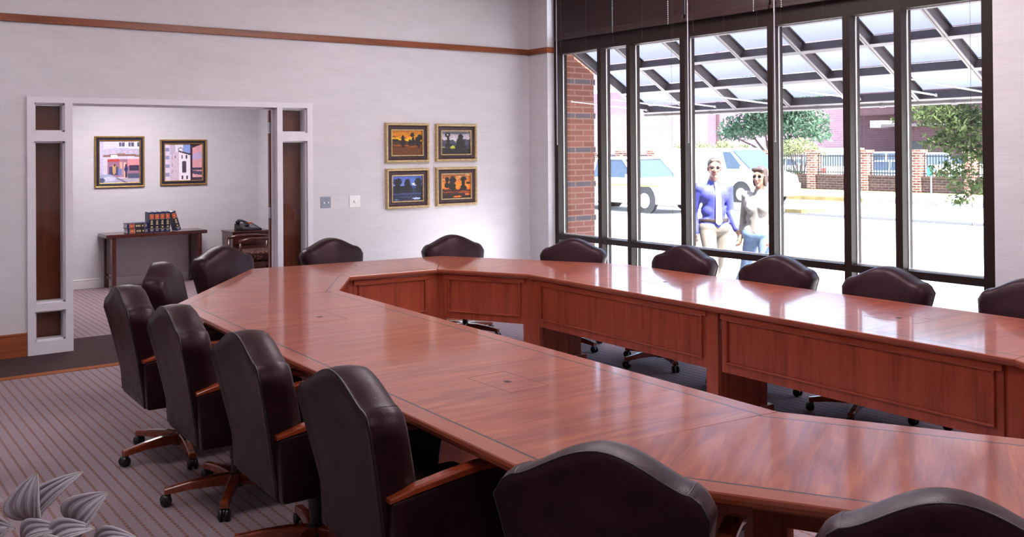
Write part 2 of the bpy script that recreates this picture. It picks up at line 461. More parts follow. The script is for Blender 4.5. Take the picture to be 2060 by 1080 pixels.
# ------------------------------------------------------------------ door frame with sidelights
fy0, fy1 = Y1-.022, Y1+.144
b = MB()
b.box((FX0, fy0, 0), (FX0+.058, fy1, FZ)); b.box((FX1-.058, fy0, 0), (FX1, fy1, FZ))
for xa, xb in ((FX0+.058, 1.84), (1.902, 3.79), (3.845, FX1-.058)): b.box((xa, fy0, 2.168), (xb, fy1, FZ))
b.box((1.84, fy0, 0), (1.902, fy1, FZ)); b.box((3.79, fy0, 0), (3.845, fy1, FZ))
for xa, xb in ((FX0+.058, 1.84), (3.845, FX1-.058)):
    for za, zb in ((0, .115), (.372, .438), (1.835, 1.918)): b.box((xa, fy0, za), (xb, fy1, zb))
b.box((1.902, fy0+.09, 2.150), (3.79, fy0+.11, 2.168)); b.box((1.902, fy0+.09, 0), (1.916, fy0+.11, 2.168)); b.box((3.776, fy0+.09, 0), (3.79, fy0+.11, 2.168))
fr = struct(b.build('door_1', M_white), 'white painted double door frame with glazed sidelights')
panes = []
for xa, xb in ((FX0+.058, 1.84), (3.845, FX1-.058)):
    for za, zb in ((.115, .372), (.438, 1.835), (1.918, 2.168)):
        s = MB()
        for a, c_ in (((xa, fy0+.03, za), (xa+.014, fy1-.02, zb)), ((xb-.014, fy0+.03, za), (xb, fy1-.02, zb)), ((xa, fy0+.03, za), (xb, fy1-.02, za+.014)), ((xa, fy0+.03, zb-.014), (xb, fy1-.02, zb))): s.box(a, c_)
        s.build('glazing_stop', M_white, fr)
        bx('glass_pane', (xa+.012, fy0+.088, za+.012), (xb-.012, fy0+.094, zb-.012), M_sideglass, fr)
# door leaves folded back against the far side of the wall
def leaf(name, x0, x1, hx, lab):
    o = struct(bx(name, (x0, 9.215, .012), (x1, 9.258, 2.15), M_door, bevel=.002), lab)
    for hz in (.22, 1.115, 1.97):
        h = MB(); h.box((hx-.003, 9.198, hz-.055), (hx+.002, 9.25, hz+.055)); h.tube([(hx, 9.205, hz-.057), (hx, 9.205, hz+.057)], .008)
        h.build('hinge', M_chrome, o)
    hb = MB(); hxx = x1-.07 if hx == x0 else x0+.07
    hb.lathe([(.026, 9.258), (.026, 9.266), (.010, 9.268), (.010, 9.30), (.026, 9.305), (.026, 9.33), (.010, 9.34)], 14, (hxx, 0, 1.0), 'y')
    hb.build('door_knob', M_chrome, o)
    return o
leaf('door_2', .985, 1.898, 1.898, 'brown veneered door leaf folded open behind the left sidelight')
leaf('door_3', 3.782, 4.695, 3.782, 'brown veneered door leaf folded open behind the right sidelight')

# ------------------------------------------------------------------ the big window
WX = 7.06
mull = [(8.705, 8.635), (7.947, 7.888), (7.481, 7.422), (6.705, 6.637), (5.623, 5.562), (4.837, 4.768), (4.363, 4.300), (3.650, 3.510)]
b = MB(); XG = WX+.092
for a, c_ in mull: b.box((WX, c_, .06), (XG-.004, a, WZ))
for i in range(len(mull)-1):
    ya, yb = mull[i][1], mull[i+1][0]
    for z0, z1 in ((.687, .747), (.06, .13), (2.838, 3.065), (WZ-.08, WZ)): b.box((WX+.001, yb, z0), (XG-.004, ya, z1))
win = struct(b.build('window_1', M_bronze), 'dark bronze window frame filling most of the right wall')
b = MB()
for a, c_ in mull: b.box((XG+.012, c_, .06), (XG+.05, a, WZ))
for i in range(len(mull)-1):
    for z0, z1 in ((.687, .747), (.06, .13), (2.838, 3.065)): b.box((XG+.012, mull[i+1][0], z0), (XG+.046, mull[i][1], z1))
b.build('outer_cap', M_bronze, win)
b = MB()
for i in range(len(mull)-1):
    ya, yb = mull[i][1], mull[i+1][0]
    for z0, z1 in ((.13, .687), (.747, 2.838), (3.065, WZ-.08)):
        b.box((XG-.014, ya-.007, z0), (XG-.002, ya, z1)); b.box((XG-.014, yb, z0), (XG-.002, yb+.007, z1))
        b.box((XG-.016, yb, z0), (XG-.002, ya, z0+.010)); b.box((XG-.010, yb, z1-.006), (XG-.002, ya, z1))
bd = b.build('glazing_bead', M_bead, win); bd['label'] = 'pale metal glazing bead'
for i in range(len(mull)-1):
    ya, yb = mull[i][1], mull[i+1][0]
    for z0, z1 in ((.13, .687), (.747, 2.838), (3.065, WZ-.08)):
        bx('glass_pane', (XG, yb-.006, z0-.006), (XG+.006, ya+.006, z1+.006), M_glass, win)
# blinds
XB = 7.005
for i, (ya, yb, lab) in enumerate(((8.60, 6.60, 'dark brown slatted blind above the leftmost window panes'), (6.57, 5.555, 'dark brown slatted blind above the pane with the two walkers'), (5.53, 3.54, 'dark brown slatted blind above the rightmost window panes'))):
    r = thing('window_blind', lab, 'blind', (XB, (ya+yb)/2, 3.0), 0, None)
    h = (ya-yb)/2
    s = MB(); z = .055
    while z < .76:
        s.obox((0, -h, z), (0, h, z), (.25, 0, 1), (1, 0, -.25), .0235, .0015); z += .0185
    s.build('slats', M_blind, r)
    s = MB(); s.box((-.018, -h, -.018), (.018, h, .018)); s.box((-.016, -h+.01, .018), (.016, h-.01, .05)); s.build('bottom_rail', M_blind, r, bevel=.003)
    s = MB(); s.box((-.028, -h, .765), (.026, h, .815)); s.build('head_rail', M_blind, r)
    n = 5 if h > .8 else 3
    for k in range(n):
        yy = -h+.12 + (2*h-.24)*k/(n-1); s = MB()
        s.tube([(-.0185, yy, .77), (-.0185, yy, -.02), (-.022, yy+.004, -.06), (-.019, yy-.003, -.10), (-.022, yy, -.14)], .0018, 5)
        s.build('ladder_cord', M_blind, r)
    s = MB(); top = .80; yw = h-.06
    s.tube([(-.035, yw, top), (-.035, yw, -1.205)], .0052, 8); s.ball((-.035, yw, -1.21), .0075)
    w_ = s.build('tilt_wand', M_wand, r, smooth=True); w_['label'] = 'pale lilac tilt wand'
    for yl in ((7.604, 6.782), (5.707,), (5.397,))[i]:
        zz = -.018; yl = yl-(ya+yb)/2; s = MB()
        s.tube([(-.026, yl, zz), (-.026, yl, .76)], .001, 4)
        while zz < .74: s.ball((-.026, yl, zz), .0062, 6, 4); zz += .0185
        w_ = s.build('bead_chain', M_chain, r, smooth=True); w_['label'] = 'pale bead chain'
    s = MB()
    for yl in ((6.735,), (), (3.69,))[i]:
        s.tube([(-.03, yl-(ya+yb)/2, .75), (-.03, yl-(ya+yb)/2, -2.1)], .0012, 5)
    if i != 1: s.build('pull_cord', M_blind, r)
    else: s.bm.free()

# ------------------------------------------------------------------ conference table
IN = [(3.046,6.174),(3.447,6.80),(4.214,6.744),(4.599,6.014),(4.503,2.189),(4.085,1.55),(3.315,1.57),(2.934,2.299)]
OU = [(1.922,6.271),(3.025,7.782),(4.782,7.568),(5.643,6.009),(5.59,2.25),(4.555,.62),(2.795,.67),(1.79,2.42)]
TZ = .75
table = thing('conference_table', 'large cherry conference table forming an elongated ring with an open middle', 'table', (3.77, 4.17, 0))
TC = Vector((3.77, 4.17))
def V2(p): return Vector((p[0], p[1]))
for i in range(8):
    j = (i+1) % 8
    o0, o1, i0, i1 = V2(OU[i]), V2(OU[j]), V2(IN[i]), V2(IN[j])
    eo = (o1-o0).normalized(); ei = (i1-i0).normalized()
    no = Vector((eo.y, -eo.x)); ni = Vector((-ei.y, ei.x))
    if (i0-o0).dot(no) < 0: no = -no
    if (o0-i0).dot(ni) < 0: ni = -ni
    bm = bmesh.new(); T = .038
    # nose profile: top pulled in a little with a rounded edge
    def ring(z, ins):
        g = eo*0.0007
        return [bm.verts.new(((p-TC).x, (p-TC).y, z)) for p in (o0+no*ins+g, o1+no*ins-g, i1+ni*ins-g, i0+ni*ins+g)]
    rs = [ring(TZ-T, .012), ring(TZ-T+.008, .003), ring(TZ-.016, 0), ring(TZ-.004, .002), ring(TZ, .006)]
    for a, c_ in zip(rs, rs[1:]):
        for k in range(4): bm.faces.new([a[k], a[(k+1) % 4], c_[(k+1) % 4], c_[k]])
    # field grid for good UV interpolation
    N = 6
    top = rs[-1]
    grid = []
    for a in range(N+1):
        row = []
        for bb in range(N+1):
            if (a, bb) in ((0, 0), (N, 0), (N, N), (0, N)):
                row.append({(0,0): top[0], (N,0): top[1], (N,N): top[2], (0,N): top[3]}[(a, bb)])
            else:
                u, v_ = a/N, bb/N
                p = top[0].co*(1-u)*(1-v_)+top[1].co*u*(1-v_)+top[2].co*u*v_+top[3].co*(1-u)*v_
                row.append(bm.verts.new(p))
        grid.append(row)
    for a in range(N):
        for bb in range(N): bm.faces.new([grid[a][bb], grid[a+1][bb], grid[a+1][bb+1], grid[a][bb+1]])
    bm.faces.new(rs[0][::-1])
    bmesh.ops.recalc_face_normals(bm, faces=bm.faces)
    U1 = bm.loops.layers.uv.new('OUT'); U2 = bm.loops.layers.uv.new('INN')
    for f in bm.faces:
        for lp in f.loops:
            p = V2(lp.vert.co[:2])+TC
            if abs(f.normal.z) < .5:
                lp[U1].uv = ((p-o0).dot(eo), lp.vert.co.z-TZ); lp[U2].uv = ((p-o0).dot(eo), .01)
            else:
                lp[U1].uv = ((p-o0).dot(eo), (p-o0).dot(no)); lp[U2].uv = ((p-i0).dot(ei), (p-i0).dot(ni))
    me = bpy.data.meshes.new('tabletop_section'); bm.to_mesh(me); bm.free(); me.materials.append(M_top[i % 3])
    o = bpy.data.objects.new('tabletop_section', me); COL.objects.link(o); o.parent = table
# understructure, in table-local coordinates
def P3(p, z): return (p.x-TC.x, p.y-TC.y, z)
def panel(a, c_, nrm):
    """modesty panel between a and c_ (Vector2), nrm points into the hole"""
    e = (c_-a).normalized(); L = (c_-a).length
    z0, z1 = .345, .705
    q = MB(); m = (a+c_)/2
    q.obox(P3(a, (z0+z1)/2), P3(c_, (z0+z1)/2), (nrm.x, nrm.y, 0), (0, 0, 1), .022, z1-z0)
    pn = q.build('modesty_panel', M_cherry_v, table)
    q = MB(); k = .012+.006; zb, zt, mr = z0+.062, z1-.032, .045
    A, C_ = a+e*mr+nrm*k, c_-e*mr+nrm*k
    for z in (zb, zt): q.obox(P3(A, z), P3(C_, z), (nrm.x, nrm.y, 0), (0, 0, 1), .016, .012)
    for p in (A, C_): q.obox(P3(p, zb-.006), P3(p, zt+.006), (nrm.x, nrm.y, 0), (e.x, e.y, 0), .016, .012)
    q.build('panel_moulding', M_cherry, pn, bevel=.003)
    q = MB(); q.obox(P3(a+nrm*.012, .69), P3(c_+nrm*.012, .69), (nrm.x, nrm.y, 0), (0, 0, 1), .03, .034)
    q.build('apron_rail', M_cherry, table, bevel=.003)
def post(p, dirs, wid):
    q = MB()
    for d in dirs:
        q.obox(P3(p, 0), P3(p, .71), (d[0], d[1], 0), (-d[1], d[0], 0), .03, wid)
    q.build('corner_post', M_cherry_v, table, bevel=.002)
def legpanel(p, d, L=.48):
    d = d.normalized(); q = MB()
    a = p+d*.02; c_ = p+d*L
    q.obox(P3(a, .375), P3(c_, .375), (-d.y, d.x, 0), (0, 0, 1), .032, .66)
    q.obox(P3(a-d*.02, .025), P3(c_+d*.05, .025), (-d.y, d.x, 0), (0, 0, 1), .06, .05)
    q.build('leg_panel', M_cherry_v, table, bevel=.003)
for i in range(8):
    j = (i+1) % 8
    i0, i1 = V2(IN[i]), V2(IN[j]); e = (i1-i0).normalized()
    nh = Vector((-e.y, e.x))
    cen = Vector((3.77, 4.17))
    if (cen-(i0+i1)/2).dot(nh) < 0: nh = -nh
    off = -nh*.055
    a, c_ = i0+off, i1+off
    L = (c_-a).length
    if L > 2.5:
        m = (a+c_)/2
        panel(a+e*.075, m-e*.045, nh); panel(m+e*.075, c_-e*.075, nh)
        post(m-e*.005+nh*.0, [(nh.x, nh.y)], .10)
        legpanel(m, -nh)
    else:
        panel(a+e*.045, c_-e*.045, nh)
for i in range(8):
    v0, vp, vn = V2(IN[i]), V2(IN[i-1]), V2(IN[(i+1) % 8])
    legpanel(v0 + (V2(OU[i])-v0).normalized()*.13, V2(OU[i])-v0, .40)
    dd = (V2(OU[i])-v0).normalized(); e1 = (vp-v0).normalized(); e2 = (vn-v0).normalized()
    f = v0+dd*.047/max(.5, dd.dot(Vector((-e2.y, e2.x)))*(1 if dd.dot(Vector((-e2.y, e2.x))) > 0 else -1))
    pl = [f+e1*.085, f, f+e2*.085, f+e2*.085+dd*.035, f+dd*.045, f+e1*.085+dd*.035]
    q = MB(); q.loft([[P3(p, z) for p in pl] for z in (0, .71)]); q.build('corner_post', M_cherry_v, table, bevel=.002)
# cable hatches
M_hatch = mat('hatch_joint', (.10, .028, .02), .5)
for (hx, hy, rz, zr) in ((2.409, 3.30, 0, 0), (2.469, 5.27, 0, 0), (5.113, 5.02, 0, 0), (5.074, 3.12, 0, 0), (3.81, 7.41, PI/2, 0)):
    q = MB(); ca, sa = math.cos(rz), math.sin(rz)
    def rot(x, y): return Vector((hx+x*ca-y*sa-TC.x, hy+x*sa+y*ca-TC.y, 0))
    w2, h2 = .10, .16
    for (xa, ya, xb, yb) in ((-w2,-h2,w2,-h2),(-w2,h2,w2,h2),(-w2,-h2,-w2,h2),(w2,-h2,w2,h2)):
        pa, pb = rot(xa, ya), rot(xb, yb); d = (pb-pa).normalized()
        q.obox(pa+Vector((0,0,TZ+.0002)), pb+Vector((0,0,TZ+.0002)), (-d.y, d.x, 0), (0,0,1), .0014, .0006)
    ht = q.build('cable_hatch', M_hatch, table)
    q = MB(); q.obox(rot(-.012, 0)+Vector((0,0,TZ+.0006)), rot(.012, 0)+Vector((0,0,TZ+.0006)), (sa, -ca, 0), (0,0,1), .026, .0014)
    q.build('finger_notch', M_black, ht)

# ------------------------------------------------------------------ chairs
def make_chair():
    r = thing('conference_chair', '', 'chair', (0,0,0))
    NU, NV = 24, 14
    z0 = .315
    def ztop(u):
        a = abs(u)
        z = .868 + .087*max(0, math.cos(min(a/.80, 1)*PI/2))**1.35
        if a > .80: z = .868 - .06*((a-.80)/.20)**2.2
        return z
    def hw(v): return .240 + .060*max(0, (v-.30)/.70)**1.0
    def yr(v): return -.265 - .095*v**1.3
    def P(u, v, e=0, y=0, bulge=0):
        zt = ztop(u); z = z0+(zt-z0)*v
        x = u*hw(v)
        x *= (1+e); z = .62+(z-.62)*(1+e*.8)
        return (x, yr(v)+y+bulge*math.cos(u*PI/2)*math.sin(PI*min(v*1.0, 1)), z)
    bm = bmesh.new()
    us = [-1+2*i/NU for i in range(NU+1)]; vs = [j/NV for j in range(NV+1)]
    rear = [[bm.verts.new(P(u, v, 0, 0, -.012)) for v in vs] for u in us]
    front = [[bm.verts.new(P(u, v, -.085, .150, .030)) for v in vs] for u in us]
    for g in (rear, front):
        for i in range(NU):
            for j in range(NV): bm.faces.new([g[i][j], g[i+1][j], g[i+1][j+1], g[i][j+1]])
    bi = [(0, j) for j in range(NV+1)]+[(i, NV) for i in range(1, NU+1)]+[(NU, j) for j in range(NV-1, -1, -1)]+[(i, 0) for i in range(NU-1, 0, -1)]
    layers = [[rear[i][j] for i, j in bi]]
    for e, y in ((.014, .012), (.030, .045), (.028, .085), (-.010, .132)):
        layers.append([bm.verts.new(P(us[i], vs[j], e, y)) for i, j in bi])
    layers.append([front[i][j] for i, j in bi])
    n = len(bi)
    for a, c_ in zip(layers, layers[1:]):
        for k in range(n): bm.faces.new([a[k], a[(k+1) % n], c_[(k+1) % n], c_[k]])
    bmesh.ops.recalc_face_normals(bm, faces=bm.faces)
    me = bpy.data.meshes.new('backrest'); bm.to_mesh(me); bm.free(); me.materials.append(M_leather)
    for p in me.polygons: p.use_smooth = True
    back = bpy.data.objects.new('backrest', me); COL.objects.link(back); back.parent = r
    # piping along the rear edge and seams on the crest shoulders
    q = MB(); q.tube([P(us[i], vs[j], .010, .004) for i, j in bi if not (j == 0)], .0032, 6)
    for sgn in (-1, 1):
        u = sgn*.80
        q.tube([P(u, 1, e, y) for e, y in ((.010, .004), (.016, .012), (.032, .045), (.030, .085), (-.006, .132))], .0022, 5)
    q.build('piping', M_piping, back, smooth=True)
    # seat
    q = MB(); q.box((-.245, -.20, .36), (.245, .285, .475)); s_ = q.build('seat_cushion', M_leather, r, smooth=True, bevel=.035, seg=4)
    q = MB(); q.box((-.225, -.22, .30), (.225, .25, .37)); q.build('seat_pan', M_blackmetal, r, bevel=.01)
    for sgn in (-1, 1):
        q = MB(); xa, xb = sgn*.246, sgn*.300
        prof = [(-.262, .315), (.10, .315), (.205, .40), (.235, .585), (.12, .618), (-.05, .606), (-.278, .572)]
        q.loft([[(xa, y, z) for y, z in prof], [(xb, y, z) for y, z in prof]])
        q.build('arm_panel', M_leather, r, bevel=.010, seg=3)
        q = MB(); xc = sgn*.278
        pts = [(-.285, .578), (-.20, .597), (-.08, .613), (.05, .627), (.15, .626), (.235, .606), (.262, .592)]
        rings = []
        for k, (y, z) in enumerate(pts):
            w = (.020, .026, .028, .029, .030, .030, .020)[k]; h = (.009, .014, .015, .016, .016, .015, .009)[k]
            rings.append([(xc+w*math.cos(a)*1.0, y, z+h*math.sin(a)) if True else None for a in [PI*2*m/12 for m in range(12)]])
            rings[-1] = [(xc+w*max(-1, min(1, 1.25*math.cos(a))), y, z+h*max(-1, min(1, 1.25*math.sin(a)))) for a in [PI*2*m/12 for m in range(12)]]
        q.loft(rings)
        ar = q.build('armrest', M_chairwood, r, smooth=False, bevel=.002); ar['label'] = 'curved cherry wood armrest cap'
    q = MB(); q.lathe([(.055, .30), (.055, .285), (.032, .28), (.032, .19), (.026, .185), (.026, .12), (.040, .115), (.046, .10), (.046, .055), (.030, .05)], 16)
    q.build('column', M_blackmetal, r)
    q = MB(); q.tube([(.0, .05, .285), (.17, .06, .29), (.24, .06, .287)], .005, 6); q.ball((.245, .06, .287), .011); q.build('tilt_lever', M_blackmetal, r)
    leg0 = None
    for k in range(5):
        if leg0 is None:
            q = MB()
            rings = []
            for x, zt, h, w in ((.03, .118, .055, .050), (.12, .118, .050, .044), (.22, .108, .040, .040), (.30, .095, .033, .040), (.345, .088, .030, .042)):
                rings.append([(x, -w/2, zt-h), (x, w/2, zt-h), (x, w/2, zt-.006), (x, w/2-.006, zt), (x, -w/2+.006, zt), (x, -w/2, zt-.006)])
            q.loft(rings); leg0 = q.build('base_leg', M_chairwood, r, bevel=.002)
            q = MB(); cx = .325
            q.tube([(cx, 0, .060), (cx, 0, .045)], .012, 8)
            for sgn in (-1, 1):
                q.lathe([(.010, sgn*.006), (.026, sgn*.007), (.028, sgn*.012), (.028, sgn*.020), (.022, sgn*.027), (.008, sgn*.029)], 18, (cx+.012, 0, .028), 'y')
            q.lathe([(.019, -.010), (.019, .010)], 12, (cx+.012, 0, .036), 'y')
            ca_ = q.build('caster', M_rubber, leg0, smooth=True)
            ca_['label'] = 'black twin wheel caster'
            leg = leg0
        else:
            leg = copy_tree(leg0, r)
        leg.rotation_euler = (0, 0, 2*PI*k/5)
    return r
chair0 = make_chair()
used = [False]
GRP = 'leather chairs around the conference table'
def place_chair(x, y, fx, fy, label, base=0.0, dz=0.0):
    o = chair0 if not used[0] else copy_tree(chair0)
    used[0] = True
    rz = math.atan2(-fx, fy)
    o.location = (x, y, 0); o.rotation_euler = (0, 0, rz)
    o['label'] = label; o['category'] = 'chair'; o['group'] = GRP
    k = 0
    for ch in o.children:
        if ch.name.startswith('base_leg'):
            ch.rotation_euler = (0, 0, base-rz+2*PI*k/5); k += 1
        elif dz and not ch.name.startswith('column'):
            ch.location = (0, 0, dz)
    return o
R_ = math.radians
CH = [
 (1.807, 3.000, 1, -0.03, 'black leather chair nearest the camera in the left row, its tall back showing whole', R_(170), 0.03),
 (1.787, 3.865, 1, -0.03, 'black leather chair second in the left row counted from the camera', R_(150), 0.03),
 (1.760, 4.740, 1, -0.03, 'black leather chair third in the left row, its wooden star base clear on the carpet', R_(168), 0.03),
 (1.760, 5.610, 1, -0.03, 'black leather chair fourth and farthest in the left row, toward the doorway', R_(190), 0.03),
 (2.312, 6.836, 0.86, -0.51, 'black leather chair at the table corner, between the left row and the doorway console', R_(200), -0.01),
 (3.000, 7.790, 0.4, -0.92, 'black leather chair before the doorway, swivelled toward the camera below the telephone', R_(20), -0.03),
 (3.985, 7.945, 0, -1, 'black leather chair at the far end beside the right door sidelight', R_(40), -0.045),
 (4.975, 7.475, -0.2, -0.98, 'black leather chair at the far end under the four landscape paintings', R_(10), -0.045),
 (5.381, 6.494, -0.81, -0.59, 'black leather chair at the far right corner before the brick pier window pane', R_(60), -0.04),
 (5.568, 5.520, -1, -0.06, 'black leather chair on the window side below the walking man', R_(100), -0.03),
 (5.552, 4.540, -1, -0.12, 'black leather chair on the window side to the right of the walking woman', R_(130), -0.03),
 (5.550, 3.665, -1, -0.05, 'black leather chair on the window side in front of the foliage', R_(200), -0.03),
 (5.689, 2.804, -1, 0, 'black leather chair on the window side cut by the right edge of the picture', R_(30), -0.03),
 (2.020, 2.130, 0.85, 0.52, 'black leather chair in the foreground, wide back at the bottom centre', R_(90), -0.035),
 (2.430, 1.380, 0.83, 0.56, 'black leather chair in the foreground, lower right corner', R_(120), -0.045),
]
for a in CH: place_chair(*a)

# ------------------------------------------------------------------ painted pictures
def paint_mat():
    t = NT('paint_pigment'); a = t.n('ShaderNodeVertexColor'); a.layer_name = 'pigment'
    t.bsdf(a.outputs[0], .45, 0, .4); return t.m
M_paint = paint_mat()
def canvas(parent, w, h, fn, nx=72, ny=60):
    """painted canvas in the XZ plane, colours from fn(u,v) with v up (linear rgb)"""
    vs = []; fs = []
    for j in range(ny+1):
        for i in range(nx+1): vs.append((-w/2+w*i/nx, 0, -h/2+h*j/ny))
    for j in range(ny):
        for i in range(nx):
            a = j*(nx+1)+i; fs.append((a, a+1, a+nx+2, a+nx+1))
    # back, to give the board depth
    me = bpy.data.meshes.new('canvas'); me.from_pydata(vs, [], fs)
    at = me.color_attributes.new('pigment', 'FLOAT_COLOR', 'CORNER')
    img = fn(nx, ny)
    data = np.ones((len(fs)*4, 4), dtype=np.float32)
    data[:, :3] = np.repeat(img.reshape(-1, 3), 4, axis=0)
    at.data.foreach_set('color', data.ravel())
    me.materials.append(M_paint)
    o = bpy.data.objects.new('canvas', me); COL.objects.link(o); o.parent = parent
    return o
def lin(c): return np.array([(x/255)**2.2 for x in c])
class Art:
    def __init__(s, nx, ny, seed=0):
        s.nx, s.ny = nx, ny; s.a = np.zeros((ny, nx, 3)); s.rng = np.random.default_rng(seed)
        s.U, s.V = np.meshgrid((np.arange(nx)+.5)/nx, (np.arange(ny)+.5)/ny)
        k = s.rng.normal(size=(ny, nx)); s.n = (k+np.roll(k, 1, 1)+np.roll(k, 2, 1)+np.roll(k, 1, 0))/2.2
    def grad(s, v0, v1, c0, c1):
        m = (s.V >= v0) & (s.V <= v1); f = np.clip((s.V-v0)/(v1-v0), 0, 1)[..., None]
        s.a = np.where(m[..., None], lin(c0)*(1-f)+lin(c1)*f, s.a)
    def mask(s, m, c): s.a = np.where(m[..., None], lin(c), s.a)
    def rect(s, u0, v0, u1, v1, c): s.mask((s.U >= u0) & (s.U < u1) & (s.V >= v0) & (s.V < v1), c)
    def quad(s, u0, u1, lo0, lo1, hi0, hi1, c):
        f = (s.U-u0)/(u1-u0); s.mask((s.U >= u0) & (s.U < u1) & (s.V >= lo0+(lo1-lo0)*f) & (s.V < hi0+(hi1-hi0)*f), c)
    def ell(s, u, v, a, b, c, r=.25): s.mask(((s.U-u)/a)**2+((s.V-v)/b)**2 < 1+r*s.n, c)
    def ridge(s, base, amp, c, k=7, ph=0):
        y = base+amp*(np.sin(s.U*k+ph)+.6*np.sin(s.U*k*2.7+1+ph)+.35*np.sin(s.U*k*6.1+ph)); s.mask(s.V < y+.01*s.n, c)
    def noise(s, k=.12): s.a = np.clip(s.a*(1+k*s.n[..., None]), 0, 1)
def art_sunset(nx, ny):
    g = Art(nx, ny, 1); g.grad(.55, 1, (250, 190, 30), (185, 95, 10)); g.grad(0, .55, (95, 45, 15), (235, 150, 20))
    for k in range(7): g.ell(.1+.14*k, .75+.06*math.sin(k*2.1), .12, .03, (225, 120, 10) if k % 2 else (160, 85, 20))
    g.ridge(.58, .03, (70, 40, 25), 6, .5); g.ridge(.42, .02, (150, 75, 15), 4, 2); g.ridge(.34, .03, (60, 30, 20), 5, 1); g.ridge(.30, .01, (105, 55, 22), 3)
    for u, v, a, b_ in ((.37, .60, .055, .22), (.37, .50, .075, .16), (.68, .82, .06, .09), (.70, .55, .06, .18), (.60, .50, .05, .14), (.82, .55, .06, .2), (.92, .72, .08, .12), (.90, .5, .05, .22), (.12, .60, .12, .05)):
        g.ell(u, v, a, b_, (35, 20, 18))
    g.noise(.2); return g.a
def art_dusk(nx, ny):
    g = Art(nx, ny, 2); g.grad(.6, 1, (215, 205, 215), (120, 110, 130)); g.grad(0, .6, (35, 30, 35), (215, 205, 215))
    g.ell(.5, .92, .5, .05, (90, 85, 100)); g.ridge(.62, .06, (70, 72, 90), 5, 2); g.ridge(.42, .03, (60, 60, 80), 6, 0); g.ridge(.25, .02, (38, 30, 32), 5)
    g.ell(.40, .30, .10, .06, (190, 200, 60)); g.ell(.74, .31, .04, .025, (200, 200, 110)); g.ell(.08, .3, .05, .03, (150, 160, 90))
    for u, v, a, b_ in ((.22, .84, .09, .10), (.24, .58, .05, .22), (.24, .38, .11, .10), (.66, .75, .09, .14), (.66, .52, .15, .22), (.66, .32, .2, .1)): g.ell(u, v, a, b_, (32, 24, 28))
    g.ell(.22, .84, .03, .04, (180, 175, 190)); g.noise(.2); return g.a
def art_blue(nx, ny):
    g = Art(nx, ny, 3); g.grad(.6, 1, (120, 140, 215), (70, 95, 190)); g.grad(0, .6, (30, 32, 55), (60, 75, 140))
    g.ell(.76, .66, .11, .05, (225, 225, 240)); g.ridge(.55, .04, (40, 42, 70), 5, 1)
    for u, v, a, b_ in ((.18, .75, .14, .15), (.18, .5, .12, .2), (.50, .72, .10, .16), (.52, .5, .14, .2), (.86, .74, .12, .16), (.88, .5, .1, .2), (.35, .45, .3, .15)): g.ell(u, v, a, b_, (28, 24, 38))
    g.ell(.5, .28, .5, .03, (60, 75, 120)); g.ell(.80, .09, .12, .04, (170, 190, 235)); g.ell(.15, .06, .1, .02, (110, 130, 190)); g.ell(.5, .15, .35, .03, (50, 60, 100)); g.noise(.2); return g.a
def art_orange(nx, ny):
    g = Art(nx, ny, 4); g.grad(.45, 1, (245, 140, 35), (150, 80, 45)); g.grad(0, .45, (110, 45, 20), (235, 120, 25))
    for k in range(6): g.ell(.15+.16*k, .78+.035*k*(1 if k % 2 else .4), .14, .025, (235, 170, 110))
    g.ridge(.36, .03, (70, 28, 20), 5, .4); g.ridge(.28, .02, (150, 60, 20), 6, 2); g.ridge(.22, .02, (45, 20, 18), 4, 1)
    for u, v, a, b_ in ((.19, .78, .07, .12), (.38, .76, .12, .15), (.35, .5, .14, .18), (.18, .55, .08, .12), (.76, .80, .11, .10), (.75, .62, .06, .2), (.92, .62, .08, .05), (.75, .42, .12, .12)): g.ell(u, v, a, b_, (30, 16, 16))
    g.ell(.55, .07, .14, .035, (240, 120, 30)); g.ell(.9, .15, .1, .03, (230, 110, 40)); g.noise(.2); return g.a
def art_corner_shop(nx, ny):
    g = Art(nx, ny, 5); g.grad(0, 1, (215, 205, 225), (225, 218, 240))
    g.rect(0, 0, .10, 1, (205, 200, 240)); g.rect(.45, .68, 1, 1, (235, 228, 245))
    for u in (.48, .72, .94): g.rect(u, .86, u+.14, .96, (90, 90, 120)); g.rect(u+.06, .86, u+.075, .96, (230, 225, 240))
    g.quad(.10, .48, .66, .70, .80, .84, (200, 195, 225)); g.quad(.48, 1, .70, .67, .84, .81, (190, 185, 215))
    for u in (.2, .32, .6, .75, .88): g.rect(u, .70, u+.07, .77, (215, 190, 215))
    g.quad(.08, .50, .61, .64, .66, .70, (150, 110, 110)); g.quad(.50, 1, .64, .62, .70, .67, (150, 115, 105)); g.rect(.28, .60, .45, .67, (255, 250, 255))
    g.rect(.20, .14, 1, .57, (165, 120, 145)); g.rect(.20, .50, .48, .56, (200, 80, 80)); g.rect(.24, .18, .46, .38, (80, 80, 120)); g.rect(.50, .15, .57, .5, (215, 175, 160)); g.rect(.70, .40, 1, .56, (235, 150, 160)); g.rect(.74, .28, .98, .42, (70, 60, 85))
    g.rect(.46, .16, .56, .34, (130, 130, 190)); g.rect(.60, .10, .66, .48, (235, 190, 170)); g.rect(.70, .10, 1, .22, (90, 95, 120))
    g.ell(.36, .32, .045, .12, (205, 165, 110), .1); g.ell(.37, .42, .02, .03, (90, 50, 50), .1); g.ell(.66, .33, .045, .08, (60, 65, 110), .1); g.ell(.66, .42, .02, .03, (50, 35, 40), .1); g.rect(.645, .12, .675, .26, (60, 50, 70))
    g.rect(0, 0, 1, .10, (190, 180, 200)); g.quad(.4, .75, .1, -.05, .14, -.02, (120, 110, 150)); g.ell(.15, .07, .28, .13, (170, 178, 215), .05); g.ell(.24, .09, .16, .06, (215, 215, 240), .05); g.ell(.05, .06, .08, .06, (90, 95, 130), .1)
    g.noise(.06); return g.a
